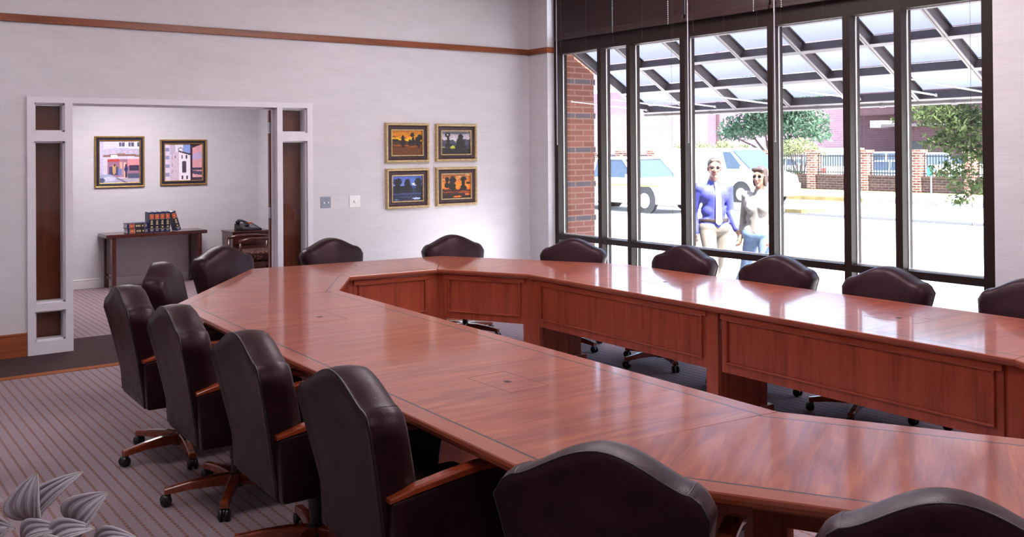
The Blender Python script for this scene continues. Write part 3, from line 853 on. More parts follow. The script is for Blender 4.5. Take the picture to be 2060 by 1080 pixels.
def art_towers(nx, ny):
    g = Art(nx, ny, 6); g.grad(0, 1, (235, 225, 240), (235, 230, 245)); g.rect(.48, .6, .70, 1, (140, 165, 225)); g.rect(0, 0, .20, 1, (225, 215, 235)); g.rect(.14, .2, .28, 1, (195, 180, 205))
    for v in (.12, .35, .58, .80): g.rect(.02, v, .12, v+.10, (150, 150, 190))
    g.quad(.14, .38, 0, 0, .70, .82, (215, 195, 215)); g.quad(.38, .68, 0, 0, .82, .72, (245, 238, 248)); g.quad(.36, .68, .79, .69, .83, .74, (70, 60, 75)); g.ell(.42, .86, .07, .05, (130, 120, 140), .05); g.ell(.42, .85, .05, .035, (235, 230, 245), .05)
    for u in (.44, .56):
        g.rect(u, .60, u+.035, .70, (55, 50, 65)); g.rect(u+.01, .03, u+.045, .14, (70, 60, 75))
    g.rect(.46, .22, .57, .50, (80, 70, 85)); g.rect(.51, .22, .52, .50, (220, 190, 170)); g.ell(.515, .50, .055, .04, (80, 70, 85), .05)
    for u, v in ((.19, .58), (.26, .61), (.19, .38), (.19, .20)): g.rect(u, v, u+.025, v+.08, (110, 100, 130))
    g.rect(.68, 0, 1, 1, (225, 165, 175)); g.rect(.68, 0, .735, 1, (60, 45, 60)); g.quad(.70, 1, .88, 1.0, 1.1, 1.1, (70, 55, 65)); g.rect(.74, .28, 1, .35, (75, 70, 90)); g.quad(.74, 1, .18, .14, .27, .24, (80, 80, 110)); g.rect(.74, 0, 1, .08, (70, 60, 80)); g.quad(.74, 1, .55, .60, .72, .80, (195, 175, 215))
    for u in (.80, .87, .94): g.rect(u, .08, u+.01, .9, (140, 100, 120))
    g.noise(.05); return g.a
def picture(name, label, cat, x, z, w, h, fn, bands, y, group=None):
    """bands: list of (width, depth, material, part name)"""
    r = thing(name, label, cat, (x, y, z)); ins = 0
    if group: r['group'] = group
    for wd, dp, m, nm in bands:
        q = MB(); a0, b0 = w/2-ins, h/2-ins; a1, b1 = a0-wd, b0-wd
        rings = []
        for (a, b_, yy) in ((a0, b0, 0), (a0, b0, -dp*.7), (a0-wd*.35, b0-wd*.35, -dp), (a1+wd*.1, b1+wd*.1, -dp*.85), (a1, b1, -dp*.5), (a1, b1, 0)):
            rings.append([(-a, yy, -b_), (a, yy, -b_), (a, yy, b_), (-a, yy, b_)])
        q.loft(rings+[rings[0]], cap=False); q.build(nm, m, r); ins += wd
    c_ = canvas(r, w-2*ins+.004, h-2*ins+.004, fn); c_.location = (0, -.008, 0)
    return r
LB = [(.028, .042, M_gold, 'gilded_frame'), (.040, .022, M_linen, 'inner_panel'), (.015, .028, M_gold, 'gilded_fillet')]
PG = 'gilt framed landscape paintings on the back wall'
picture('framed_painting', 'small gilt framed landscape with an amber sunset sky, upper left of four', 'painting', 5.279, 1.815, .545, .43, art_sunset, LB, Y1, PG)
picture('framed_painting', 'small gilt framed landscape with a grey misty sky, upper right of four', 'painting', 5.912, 1.815, .55, .42, art_dusk, LB, Y1, PG)
picture('framed_painting', 'small gilt framed landscape in deep blue, lower left of four', 'painting', 5.281, 1.320, .54, .435, art_blue, LB, Y1, PG)
picture('framed_painting', 'small gilt framed landscape with a bright orange sky, lower right of four', 'painting', 5.912, 1.325, .55, .432, art_orange, LB, Y1, PG)
CB = [(.022, .030, M_gold2, 'outer_frame'), (.026, .022, M_navyframe, 'navy_panel'), (.016, .026, M_gold2, 'inner_frame')]
picture('framed_print', 'square city picture of a corner shop with passers-by, above the books', 'picture', 3.315, 1.610, .62, .665, art_corner_shop, CB, BY1)
picture('framed_print', 'square city picture of pale towers against blue sky, nearer the telephone', 'picture', 4.14, 1.592, .625, .615, art_towers, CB, BY1)

# switches
r = thing('light_switch', 'grey steel plate with two toggle switches beside the door frame', 'light switch', (4.317, Y1, 1.205))
q = MB(); q.box((-.058, -.006, -.058), (.058, 0, .058)); q.build('switch_plate', M_steelplate, r, bevel=.003)
for sx in (-.023, .023):
    q = MB(); q.box((sx-.006, -.018, -.012), (sx+.006, -.006, .006)); q.build('toggle', M_ivory, r)
    for sz in (-.03, .03):
        q = MB(); q.lathe([(.003, -.008), (.003, -.005)], 8, (sx, 0, sz), 'y'); q.build('screw', M_chrome, r)
r = thing('dimmer_switch', 'white square wall plate with a round dimmer, left of the paintings', 'light switch', (4.648, Y1, 1.202))
q = MB(); q.box((-.062, -.007, -.062), (.062, 0, .062)); q.build('switch_plate', M_ivory, r, bevel=.003)
q = MB(); q.lathe([(.017, -.007), (.016, -.016), (.010, -.018)], 16, (0, 0, 0), 'y'); q.build('dimmer_knob', M_ivory, r, smooth=True)

# ------------------------------------------------------------------ adjoining room furniture
r = thing('console_table', 'dark mahogany console table against the far room wall', 'table', (3.675, 12.83, 0))
q = MB(); q.box((-.635, -.215, .655), (.635, .215, .70)); q.build('table_top', M_darkwood, r, bevel=.006)
for sx in (-1, 1):
    for yy in (-.18, .19):
        q = MB(); q.box((sx*.54-.024, yy-.024, 0), (sx*.54+.024, yy+.024, .655)); q.build('leg', M_darkwood, r, bevel=.002)
    q = MB(); q.box((sx*.54-.012, -.16, .19), (sx*.54+.012, .17, .655)); q.build('end_panel', M_darkwood, r)
    q = MB(); q.box((sx*.54-.014, -.16, .13), (sx*.54+.014, .17, .155)); q.build('stretcher', M_darkwood, r)
M_cover = mat('navy_book_cloth', (.010, .018, .085), .45, var=.1)
M_pages = mat('book_pages', (.70, .66, .66), .8, var=.08, vscale=40)
M_spineblack = mat('black_spine_panel', (.012, .008, .012), .5)
M_spinered = mat('red_spine_label', (.48, .08, .025), .5)
M_spinegold = mat('gold_spine_tooling', (.75, .62, .35), .4)
def make_book(th=.062, H=.26, D=.19):
    """upright book: spine faces -Y, thickness along X"""
    r = thing('law_book', '', 'book', (0,0,0))
    q = MB(); q.box((-th/2, -D/2, 0), (-th/2+.004, D/2, H)); q.box((th/2-.004, -D/2, 0), (th/2, D/2, H)); q.box((-th/2, -D/2-.004, 0), (th/2, -D/2+.003, H))
    q.build('cover', M_cover, r, bevel=.0015)
    q = MB(); q.box((-th/2+.004, -D/2+.003, .005), (th/2-.004, D/2-.006, H-.005)); q.build('page_block', M_pages, r)
    q = MB(); y = -D/2-.0048
    q.mi = 0; q.box((-th/2+.003, y, .05), (th/2-.003, y+.001, .165)); q.mi = 1; q.box((-th/2+.003, y, .175), (th/2-.003, y+.001, .228))
    q.mi = 2
    for z in (.170, .231, .046): q.box((-th/2+.003, y-.0003, z), (th/2-.003, y+.001, z+.003))
    rnd = random.Random(3)
    for k, z in enumerate((.148, .136, .124, .112, .100)):
        w = rnd.uniform(.008, .017); q.box((-w, y-.0004, z), (w, y+.001, z+.006))
    q.box((-.010, y-.0004, .064), (.010, y+.001, .076)); q.box((-.008, y-.0004, .205), (.008, y+.001, .213)); q.box((-.006, y-.0004, .190), (.006, y+.001, .196))
    q.box((-.018, y-.0004, .030), (.018, y+.001, .034)); q.box((-.015, y-.0004, .020), (.015, y+.001, .023))
    q.build('spine_label', [M_spineblack, M_spinered, M_spinegold], r)
    return r
book0 = make_book(); bk = [book0]
BG = 'navy reference books on the console table'
def place_book(loc, rot, label):
    o = bk[0] if len(bk) == 1 and not book0.get('placed') else copy_tree(book0)
    if o is book0: book0['placed'] = 1
    o.location = loc; o.rotation_mode = 'XYZ'; o.rotation_euler = rot
    o['label'] = label; o['category'] = 'book'; o['group'] = BG
    if 'placed' in o and o is not book0: del o['placed']
    return o
yb_ = 12.74
for k, x in enumerate((3.60, 3.667, 3.734, 3.801)):
    place_book((x, yb_, .701), (0, 0, 0), ('thick navy book upright, leftmost of the standing books, beside the flat pair', 'thick navy book upright, second standing book from the left', 'thick navy book upright, third standing book from the left', 'thick navy book upright, last before the leaning book')[k])
place_book((3.945, yb_, .712), (0, -math.radians(17), 0), 'thick navy book leaning leftward against the upright books')
place_book((3.56, yb_-.01, .7325), (0, math.radians(-90), 0), 'thick navy book lying flat, lower one of the flat pair')
place_book((3.555, yb_+.0, .797), (0, math.radians(-90), 0), 'thick navy book lying flat, upper one of the flat pair')
del book0['placed']

r = thing('side_cabinet', 'dark mahogany side cabinet in the corner under the telephone', 'cabinet', (4.925, 12.84, 0))
q = MB(); q.box((-.265, -.205, .04), (.26, .205, .625)); q.build('body', M_darkwood, r, bevel=.003)
q = MB(); q.box((-.275, -.215, .625), (.262, .21, .65)); q.build('top', M_darkwood, r, bevel=.004)
for z0, z1 in ((.47, .60), (.08, .45)):
    q = MB(); q.box((-.245, -.216, z0), (.24, -.205, z1)); d = q.build('drawer', M_darkwood, r, bevel=.002)
    q = MB(); q.tube([(-.05, -.218, (z0+z1)/2), (-.05, -.235, (z0+z1)/2), (.05, -.235, (z0+z1)/2), (.05, -.218, (z0+z1)/2)], .004, 6); q.build('handle', M_gold2, d)
q = MB(); q.box((-.24, -.19, 0), (.24, .19, .04)); q.build('plinth', M_darkwood, r)

r = thing('desk_telephone', 'black desk telephone with its handset, on the side cabinet', 'telephone', (4.93, 12.78, .65), R_(12)); r.scale = (1.25, 1.25, 1.25)
q = MB(); q.loft([[(-.115, -.10, 0), (.115, -.10, 0), (.115, .10, 0), (-.115, .10, 0)], [(-.11, -.098, .02), (.11, -.098, .02), (.11, .10, .075), (-.11, .10, .075)]])
q.build('body', M_plastic, r, bevel=.006)
q = MB()
for i in range(3):
    for j in range(4):
        x, y = .005+i*.026, -.06+j*.03; z = .02+(y+.098)*.278+.004
        q.box((x-.008, y-.008, z-.006), (x+.008, y+.008, z+.003))
q.build('keypad', M_lcd, r)
q = MB(); q.box((.02, .062, .062), (.09, .085, .078)); q.build('message_light', M_redkey, r)
q = MB(); q.tube([(-.07, -.10, .060), (-.07, -.08, .085), (-.07, 0, .105), (-.07, .08, .105), (-.07, .10, .085)], [.014, .016, .013, .016, .014], 10)
q.ball((-.07, -.088, .062), .027, 10, 7, (1, 1, .7)); q.ball((-.07, .092, .088), .027, 10, 7, (1, 1, .7))
q.build('handset', M_plastic, r, smooth=True)
q = MB(); pts = [(-.07+.012*math.cos(k*1.1)-.03*math.sin(k/30*PI), -.11-.0*k+.02*math.sin(k*.1), .02+.008*math.sin(k*1.1)) for k in range(30)]
pts = [(-.10-.03*math.sin(PI*k/40)+.007*math.cos(k*1.3), -.10+.17*k/40, .016+.007*math.sin(k*1.3)) for k in range(41)]
q.tube(pts, .0025, 5); q.build('coiled_cord', M_plastic, r)

t = NT('diamond_tapestry'); c = t.co()
vv = t.n('ShaderNodeTexVoronoi'); vv.inputs['Scale'].default_value = 26; t.l(c, vv.inputs['Vector'])
t.bsdf(t.ramp(vv.outputs['Distance'], [(.12, (.30, .17, .12)), (.35, (.10, .045, .035)), (.6, (.055, .022, .02))]), .9, 0, .2)
M_tap = t.m
r = thing('guest_armchair', 'wooden armchair in patterned brown upholstery, half hidden by the door edge', 'armchair', (4.68, 11.95, 0), R_(84))
q = MB(); q.box((-.25, -.25, .33), (.25, .27, .46)); q.build('seat_cushion', M_tap, r, smooth=True, bevel=.045, seg=4)
q = MB()
rings = []
for k in range(9):
    z = .42+.46*k/8; w = .25*(1-.32*max(0, (k/8-.55)/.45)**2.2); y = -.25-.10*k/8; th = .035
    rings.append([(w*math.cos(a), y+th*math.sin(a)*1.1, z) for a in [2*PI*m/20 for m in range(20)]])
rings.append([(rings[-1][m][0]*.6, rings[-1][m][1], .905) for m in range(20)])
q.loft(rings); q.build('backrest', M_tap, r, smooth=True)
for sx in (-1, 1):
    q = MB(); q.tube([(sx*.29, -.27, .60), (sx*.295, -.10, .625), (sx*.295, .12, .625), (sx*.29, .26, .60)], [.018, .022, .024, .020], 8); q.build('armrest', M_darkwood, r, smooth=True)
    for yy in (.24, -.26):
        q = MB(); q.tube([(sx*.28, yy, 0), (sx*.285, yy, .34), (sx*.29, yy, .605)], [.016, .022, .018], 8); q.build('leg', M_darkwood, r, smooth=True)
q = MB(); q.box((-.27, -.25, .28), (.27, .25, .335)); q.build('seat_rail', M_darkwood, r, bevel=.004)

# ================================================================== outdoors
GZ = -.2
struct(bx('sidewalk', (7.2, -40, GZ-.3), (14.25, 90, GZ), M_conc), 'pale concrete sidewalk outside the window')
struct(bx('road', (14.25, -40, GZ-.3), (29.7, 90, GZ-.02), M_road), 'sun bleached street')
struct(bx('kerb', (14.25, -40, GZ-.2), (14.40, 90, GZ+.004), M_conc), 'near kerb')
struct(bx('trim_4', (23.0, -40, GZ-.019), (23.7, 90, GZ-.008), M_roaddark), 'dark seam along the street')
struct(bx('kerb_far', (29.7, 19.6, GZ-.2), (29.9, 90, GZ+.12), M_yellow), 'faded yellow painted kerb')
struct(bx('kerb_far_grey', (29.7, -40, GZ-.2), (29.9, 19.6, GZ+.12), M_kerb), 'unpainted grey kerb')
tag(bx('grass_verge', (29.9, -40, GZ-.2), (31.4, 90, GZ+.13), M_grass), 'sunlit grass strip beside the far kerb', 'grass')['kind'] = 'stuff'
struct(bx('path', (31.4, -40, GZ-.2), (33.8, 90, GZ+.125), M_conc), 'far sidewalk')
tag(bx('grass_verge', (33.8, -40, GZ-.2), (34.7, 90, GZ+.13), M_grass), 'grass strip at the foot of the brick street wall', 'grass')['kind'] = 'stuff'
struct(bx('parking_lot', (35.2, -40, GZ-.4), (110, 120, GZ-.1), M_road), 'bright parking lot behind the wall')
q = MB(); q.loft([[(23.5, 17.6, GZ-.02), (24.6, 17.6, GZ-.02), (24.6, 60, GZ-.02), (23.5, 60, GZ-.02)], [(23.55, 17.75, GZ+.13), (24.55, 17.75, GZ+.13), (24.55, 60, GZ+.13), (23.55, 60, GZ+.13)]])
isl = q.build('traffic_island', M_conc); tag(isl, 'long low traffic island in the middle of the street', 'island')
q = MB(); q.box((23.46, 17.5, GZ-.01), (24.64, 18.1, GZ+.10)); q.build('painted_nose', M_yellow, isl)

# brick pier outside the window
q = MB(); q.box((7.22, 8.66, GZ), (7.64, 9.15, 3.9))
for k in range(12):
    z = GZ+4*.0675+.405*k-.004
    if z < 3.7: q.box((7.60, 8.652, z), (7.655, 9.15, z+.072))
tag(q.build('brick_pier', M_brickpier), 'red brick pier with grey bands outside the leftmost window pane', 'brick pier')

# canopy
M_pipeflange = mat('pale_pipe_lit_flange', (.34, .32, .33), .4, metal=.2)  # pipe is silvery; flange undersides get bounce light painted in as pale colour
cz = lambda X: 2.143 + (8.42-X)*.59
can = thing('entrance_canopy', 'bronze steel canopy with white translucent panels sloping down outside the window', 'canopy', (7.2, 5.0, 2.7))
CO = Vector((7.2, 5.0, 2.7))
def cl(X, Y, dz=0): return Vector((X, Y, cz(X)+dz))-CO
sd = Vector((1, 0, -.59)).normalized(); nn = Vector((.59, 0, 1)).normalized()
raf = [8.57-.725*k for k in range(11)]
for Y in raf:
    q = MB(); a, c_ = cl(7.215, Y), cl(8.42, Y)
    q.obox(a+nn*.055, c_+nn*.055, (0, 1, 0), nn, .012, .11); q.obox(a+nn*.108, c_+nn*.108, (0, 1, 0), nn, .055, .008)
    rf = q.build('rafter', M_canopy, can)
    q = MB(); q.obox(a+nn*.004, c_+nn*.004, (0, 1, 0), nn, .050, .007); q.build('lit_flange', M_pipeflange, rf)
purl = [7.225, 7.60, 8.01, 8.39]
for X in purl:
    q = MB(); a, c_ = cl(X, raf[0]+.02), cl(X, raf[-1]-.02)
    q.obox(a+nn*.055, c_+nn*.055, sd, nn, .012, .104); rf = q.build('purlin', M_canopy, can)
    q = MB(); q.obox(a+nn*.003, c_+nn*.003, sd, nn, .046, .006); q.build('lit_flange', M_pipeflange, rf)
q = MB(); q.tube([cl(8.43, raf[0]+.02, .01), cl(8.43, raf[-1]-.02, .01)], .028, 12)
for Y in raf[:-1]: q.lathe([(.034, 0), (.034, .05)], 12, tuple(cl(8.43, Y-.36, .01)), 'y')
q.build('front_pipe', M_pipeflange, can)
for a, c_ in zip(purl, purl[1:]):
    for Ya, Yb in zip(raf, raf[1:]):
        q = MB(); p0, p1 = cl(a+.01, (Ya+Yb)/2), cl(c_-.01, (Ya+Yb)/2)
        q.obox(p0+nn*.118, p1+nn*.118, (0, 1, 0), nn, .70, .008); q.build('roof_panel', M_panel, can)
for Y in (8.56, 7.92, 7.45, 6.67, 5.59, 4.80, 4.33, 3.60, 2.6):
    q = MB(); a = Vector((7.205, Y, 2.285))-CO; c_ = Vector((8.36, Y-.05, 2.205))-CO; m = a.lerp(c_, .35)
    q.tube([a, m], .006, 6); q.tube([m, m.lerp(c_, .06), m.lerp(c_, .94), c_], [.005, .009, .009, .006], 8)
    q.ball(a, .014, 8, 5); q.ball(c_, .016, 8, 5); q.tube([c_, cl(8.40, Y-.05, .03)], .008, 6)
    q.build('tie_rod', M_rod, can)

# street wall
WXs = 34.9
swl = thing('street_wall', 'low stained brick wall with taller brick posts across the street', 'wall', (WXs, 25, GZ))
q = MB(); q.box((0, -22, 0), (.28, 55, .70)); q.box((-.03, -22, .70), (.31, 55, .755)); q.build('low_wall', M_brickwall, swl)
posts = [37.563+2.38*k for k in range(6, 0, -1)]+[37.563, 35.186, 32.8, 30.35, 27.95, 25.478, 22.954, 20.647, 18.51, 16.2, 13.9]
for Y in posts:
    q = MB(); q.box((-.10, Y-25-.19, 0), (.36, Y-25+.19, 1.66)); q.box((-.14, Y-25-.23, 1.66), (.40, Y-25+.23, 1.79)); q.box((-.14, Y-25-.23, 0), (.40, Y-25+.23, .08))
    q.build('brick_post', M_brickpost, swl)
def fence(y0, y1, nm):
    r = thing('iron_fence', nm, 'fence', (WXs+.14, (y0+y1)/2, GZ+.755))
    h = (y1-y0)/2; q = MB()
    n = max(4, int(2*h/.115))
    for k in range(n):
        y = -h+2*h*(k+.5)/n; q.box((-.012, y-.013, 0), (.012, y+.013, .86))
    q.build('pickets', M_iron, r)
    for z in (.10, .78): q = MB(); q.box((-.018, -h, z-.02), (.018, h, z+.02)); q.build('rail', M_iron, r)
    return r
fl = ['through the leftmost panes, nearest the pier', 'in the second pane between two brick posts', 'in the third pane before the white pickup', 'behind the left half of the white van', 'behind the right half of the white van',
      'just right of the walkers, left of the crepe myrtle post', 'before the white wagon', 'before the blue grey sedan', 'behind the teal sign', 'at the right edge of the last pane']
ps = posts[5:16]
for (a, c_), d in zip(zip(ps, ps[1:]), fl): fence(c_+.19, a-.19, 'black iron fence bay '+d)['group'] = 'iron fence bays on the street wall'

# buildings
bA = thing('brick_building', 'brick building in sunlit pink far behind the left window panes', 'building', (76, 80, GZ))
q = MB(); q.box((0, -19.5, 0), (20, 30, 14)); q.build('wall', M_bricksunlit, bA)
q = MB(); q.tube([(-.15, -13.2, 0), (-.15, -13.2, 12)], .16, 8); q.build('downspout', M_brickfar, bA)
q = MB(); q.box((-.3, -19.5, 8.4), (0, 30, 8.8)); q.build('string_course', M_conc, bA)
bB = thing('brick_building', 'brick building in shaded brown with a recessed entrance far behind the right window panes', 'building', (72, 40, GZ))
q = MB(); q.box((4, 10.3, 0), (24, 20.4, 14)); q.build('side_wing', brick_mat('half_lit_brick', (.26, .155, .18), (.30, .185, .21), (.33, .22, .25), .6, .2, .02), bB)  # wing: same brick again, weaker sunlight put into its colour
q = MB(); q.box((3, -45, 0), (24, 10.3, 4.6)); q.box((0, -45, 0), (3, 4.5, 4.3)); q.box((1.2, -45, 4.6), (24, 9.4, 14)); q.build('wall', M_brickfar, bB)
q = MB(); q.box((-1.0, 5.1, 3.45), (1.2, 6.1, 4.05)); q.build('entrance_slab', M_kerb, bB)
q = MB(); q.box((-1.0, -6, 3.50), (1.2, 5.1, 3.72)); q.build('entrance_canopy_edge', M_canopy, bB)
q = MB(); q.box((-.06, 2.0, 0), (0.02, 3.4, 2.3)); q.build('entrance_door', M_iron, bB)
q = MB(); q.tube([(-9, 9, 0), (-9, 9, 3.6)], .07, 8); q.box((-9.12, 8.6, 3.0), (-9.05, 9.4, 3.5))
tag(bx('flagpole', (45, 29.9, GZ-.1), (45.08, 29.98, 3.1), mat('blue_pole_paint', (.12, .18, .42), .5)), 'slim blue pole in the parking lot before the dark building', 'pole')
q.bm.free()
r = thing('street_sign', 'small teal sign on a grey post beside the far kerb', 'sign', (32, 18.39, GZ))
q = MB(); q.tube([(0, 0, 0), (0, 0, 1.05)], .03, 8); q.build('post', M_kerb, r)
q = MB(); q.box((-.045, -.12, .88), (-.03, .12, 1.22)); q.build('sign_plate', mat('teal_sign', (.05, .28, .30), .5), r)

# vehicles --------------------------------------------------------
M_vglass = mat('vehicle_glass', (.03, .045, .075), .08, spec=.8, var=.05)
M_tyre = mat('tyre_rubber', (.02, .02, .022), .8)
M_hub = mat('wheel_hub', (.45, .45, .47), .35, metal=.7)
M_vw = mat('white_vehicle_paint', (.80, .80, .82), .3, var=.02, coat=.4)
M_vs = mat('silver_vehicle_paint', (.50, .51, .54), .3, metal=.2, var=.03, coat=.4)
M_vb = mat('navy_vehicle_paint', (.06, .09, .17), .25, var=.05, coat=.5)
M_vlb = mat('blue_grey_vehicle_paint', (.20, .26, .36), .25, var=.05, coat=.5)
M_tail = mat('red_tail_lamp', (.65, .03, .02), .3)
M_amb = mat('orange_body_stripe', (.75, .36, .08), .4)
M_head = mat('clear_head_lamp', (.8, .8, .82), .15)
def vehicle(kind, label, cat, x, y, z, rz, paint, stripe=False):
    """front of the vehicle faces local +Y"""
    P = dict(
      sedan=dict(L=4.6, W=1.75, side=[(-2.3,.45),(-2.25,.85),(-1.5,.95),(1.0,.92),(2.15,.75),(2.3,.45)], cab=[(-1.75,.93),(-1.1,1.40),(.35,1.42),(1.1,.92)], r=.32, wb=(-1.35,1.38)),
      suv=dict(L=4.6, W=1.8, side=[(-2.3,.45),(-2.28,1.05),(1.0,1.05),(2.2,.95),(2.3,.5)], cab=[(-2.2,1.04),(-2.0,1.70),(.45,1.72),(1.05,1.04)], r=.36, wb=(-1.35,1.4)),
      van=dict(L=5.3, W=1.95, side=[(-2.65,.4),(-2.65,1.20),(1.75,1.20),(2.5,.98),(2.65,.5)], cab=[(-2.64,1.19),(-2.58,1.93),(1.0,1.95),(1.95,1.18)], r=.36, wb=(-1.6,1.65)),
      pickup=dict(L=5.4, W=1.9, side=[(-2.7,.5),(-2.7,1.05),(1.2,1.05),(2.55,.98),(2.7,.5)], cab=[(-.75,1.04),(-.6,1.68),(.6,1.70),(1.25,1.04)], r=.38, wb=(-1.65,1.7)))[kind]
    r = thing(kind if kind != 'sedan' else 'sedan_car', label, cat, (x, y, z), rz)
    w = P['W']/2
    sd_ = P['side']; bot = .28
    prof = [(sd_[0][0]+.04, bot)]+sd_+[(sd_[-1][0]-.04, bot)]
    q = MB()
    rings = []
    for f, k in ((-1, .93), (-.97, 1), (.97, 1), (1, .93)):
        rings.append([(f*w, yy*(.985 if k < 1 else 1), bot+(zz-bot)*(k if zz > bot+.3 else 1)+(.02 if k < 1 else 0)) for yy, zz in prof])
    q.loft(rings); body = q.build('body', paint, r, bevel=.03)
    c = P['cab']; ti = .16
    q = MB()
    def rr(y0, y1, zz, ww): return [(-ww, y0, zz), (ww, y0, zz), (ww, y1, zz), (-ww, y1, zz)]
    q.loft([rr(c[0][0], c[3][0], c[0][1]-.02, w-.05), rr(c[1][0]+.02, c[2][0], c[1][1]-.05, w-ti)]); q.build('windows', paint if kind == 'van' else M_vglass, r)
    q = MB(); q.loft([rr(c[1][0]-.02, c[2][0]+.06, c[1][1]-.075, w-ti+.025), rr(c[1][0]-.01, c[2][0]+.03, c[1][1]-.02, w-ti), rr(c[1][0]+.12, c[2][0]-.12, c[1][1], w-ti-.15)]); q.build('roof', paint, r)
    if kind == 'van':
        for sg in (-1, 1):
            q = MB(); q.loft([[(sg*(w-.045), 1.0, 1.22), (sg*(w-.045), 1.72, 1.22), (sg*(w-.12), 1.1, 1.80), (sg*(w-.12), .75, 1.80)], [(sg*(w-.03), 1.0, 1.22), (sg*(w-.03), 1.72, 1.22), (sg*(w-.105), 1.1, 1.80), (sg*(w-.105), .75, 1.80)]]); q.build('side_window', M_vglass, r)
        q = MB(); q.loft([[(-w+.12, 1.93, 1.22), (w-.12, 1.93, 1.22), (w-.22, 1.08, 1.86), (-w+.22, 1.08, 1.86)], [(-w+.12, 1.96, 1.23), (w-.12, 1.96, 1.23), (w-.22, 1.11, 1.87), (-w+.22, 1.11, 1.87)]]); q.build('windscreen', M_vglass, r)
    else:
        q = MB()
        ys = {'sedan': (-.35,), 'suv': (-1.2, -.3), 'pickup': ()}[kind]
        for sg in (-1, 1):
            for (yb_, yt) in [(c[0][0], c[1][0]), (c[3][0], c[2][0])]+[(v_, v_) for v_ in ys]:
                q.obox((sg*(w-.05), yb_, c[0][1]-.02), (sg*(w-ti+.01), yt, c[1][1]-.04), (0, 1, 0), (1, 0, 0), .09, .03)
        q.build('pillars', paint, r)
    for sg in (-1, 1):
        for yy in P['wb']:
            q = MB(); q.lathe([(P['r']+.07, sg*(w-.06)), (P['r']+.07, sg*(w+.004))], 20, (0, yy, P['r']+.02), 'x'); q.build('wheel_arch', M_iron, r)
            q = MB(); q.lathe([(P['r']*.6, sg*(w-.20)), (P['r'], sg*(w-.19)), (P['r'], sg*(w+.0)), (P['r']*.62, sg*(w+.012))], 20, (0, yy, P['r']), 'x'); wl = q.build('wheel', M_tyre, r)
            q = MB(); q.lathe([(P['r']*.6, sg*(w-.02)), (P['r']*.6, sg*(w+.014)), (P['r']*.2, sg*(w+.022))], 14, (0, yy, P['r']), 'x'); q.build('hubcap', M_hub, wl)
        L2 = P['L']/2
        q = MB(); q.box((sg*(w-.22), -L2-.02, .72), (sg*(w-.02), -L2+.10, .98 if kind != 'sedan' else .86)); q.build('tail_lamp', M_tail, r)
        q = MB(); q.box((sg*(w-.36), L2-.16, .58), (sg*(w-.06), L2+.01, .72)); q.build('head_lamp', M_head, r)
        q = MB(); q.box((sg*(w-.02), c[3][0]-.25, c[0][1]-.02), (sg*(w+.14), c[3][0]-.13, c[0][1]+.12)); q.build('door_mirror', paint, r)
    for sg in (-1, 1):
        q = MB(); q.box((-w+.04, sg*(P['L']/2-.05), .38), (w-.04, sg*(P['L']/2+.05), .54)); q.build('bumper', M_hub, r, bevel=.02)
    if stripe:
        for sg in (-1, 1):
            q = MB(); q.box((sg*(w-.01), -P['L']/2+.1, .80), (sg*(w+.012), P['L']/2-.4, .86)); q.build('side_stripe', M_amb, r)
    return r
RD = GZ-.02; LT = GZ-.10
vehicle('van', 'large white van on the street behind the two walkers', 'van', 26.6, 23.2, RD, PI, M_vw)
vehicle('pickup', 'silver pickup with an orange side stripe on the street, left of the walkers', 'pickup truck', 21.2, 22.4, RD, PI, M_vs, True)
vehicle('suv', 'white wagon parked behind the fence right of the lot tree', 'car', 42.6, 30.4, LT, R_(-35), M_vw)
vehicle('sedan', 'white sedan parked behind the fence under the lot tree', 'car', 48, 36.3, LT, R_(-20), M_vw)
vehicle('van', 'white van parked farther back in the lot behind the wagon', 'van', 60, 41.7, LT, R_(-30), M_vw)
vehicle('sedan', 'blue grey sedan parked behind the fence below the recessed entrance', 'car', 40.2, 25.1, LT, R_(8), M_vlb)
vehicle('suv', 'white emergency wagon at the back of the lot below the entrance slab', 'car', 52, 33.9, LT, R_(20), M_vw)
vehicle('pickup', 'white pickup parked behind the fence left of the foliage', 'pickup truck', 48, 27.6, LT, R_(50), M_vw)
vehicle('sedan', 'navy sedan parked in the lot behind the street tree foliage', 'car', 57, 31.4, LT, R_(15), M_vb)
vehicle('pickup', 'white pickup behind the fence in the left window panes', 'pickup truck', 40.5, 39.4, LT, R_(30), M_vw)

# vegetation --------------------------------------------------------
def leaves(name, blobs, n, size, m, parent, seed=1, flat=.5, droop=0):
    rnd = random.Random(seed); vs = []; fs = []
    vol = [b[3]*b[4]*b[5] for b in blobs]; tot = sum(vol)
    for b, v in zip(blobs, vol):
        for _ in range(int(n*v/tot)+1):
            d = Vector((rnd.gauss(0, 1), rnd.gauss(0, 1), rnd.gauss(0, 1))).normalized()*(rnd.random()**.45)
            p = Vector((b[0]+d.x*b[3], b[1]+d.y*b[4], b[2]+d.z*b[5]))
            e = Euler((rnd.uniform(-1.2, 1.2)*flat*2, rnd.uniform(-1.2, 1.2)*flat*2, rnd.uniform(0, 6.28))); R = e.to_matrix()
            s = size*rnd.uniform(.6, 1.3)
            k = len(vs)
            for c_ in ((-.5*s, 0, 0), (0, -.22*s, .03*s), (.5*s, 0, -.1*s*droop), (0, .22*s, .03*s)): vs.append(p+R @ Vector(c_))
            fs.append((k, k+1, k+2, k+3))
    me = bpy.data.meshes.new(name); me.from_pydata([tuple(v) for v in vs], [], fs); me.materials.append(m)
    o = bpy.data.objects.new(name, me); COL.objects.link(o); o.parent = parent; return o
r = thing('lot_tree', 'spreading blue green tree behind the fence, above the two walkers', 'tree', (45, 35.6, LT))
q = MB(); q.tube([(0, -.2, 0), (0, 0, 1.3), (.1, .3, 2.4)], [.16, .12, .08], 8)
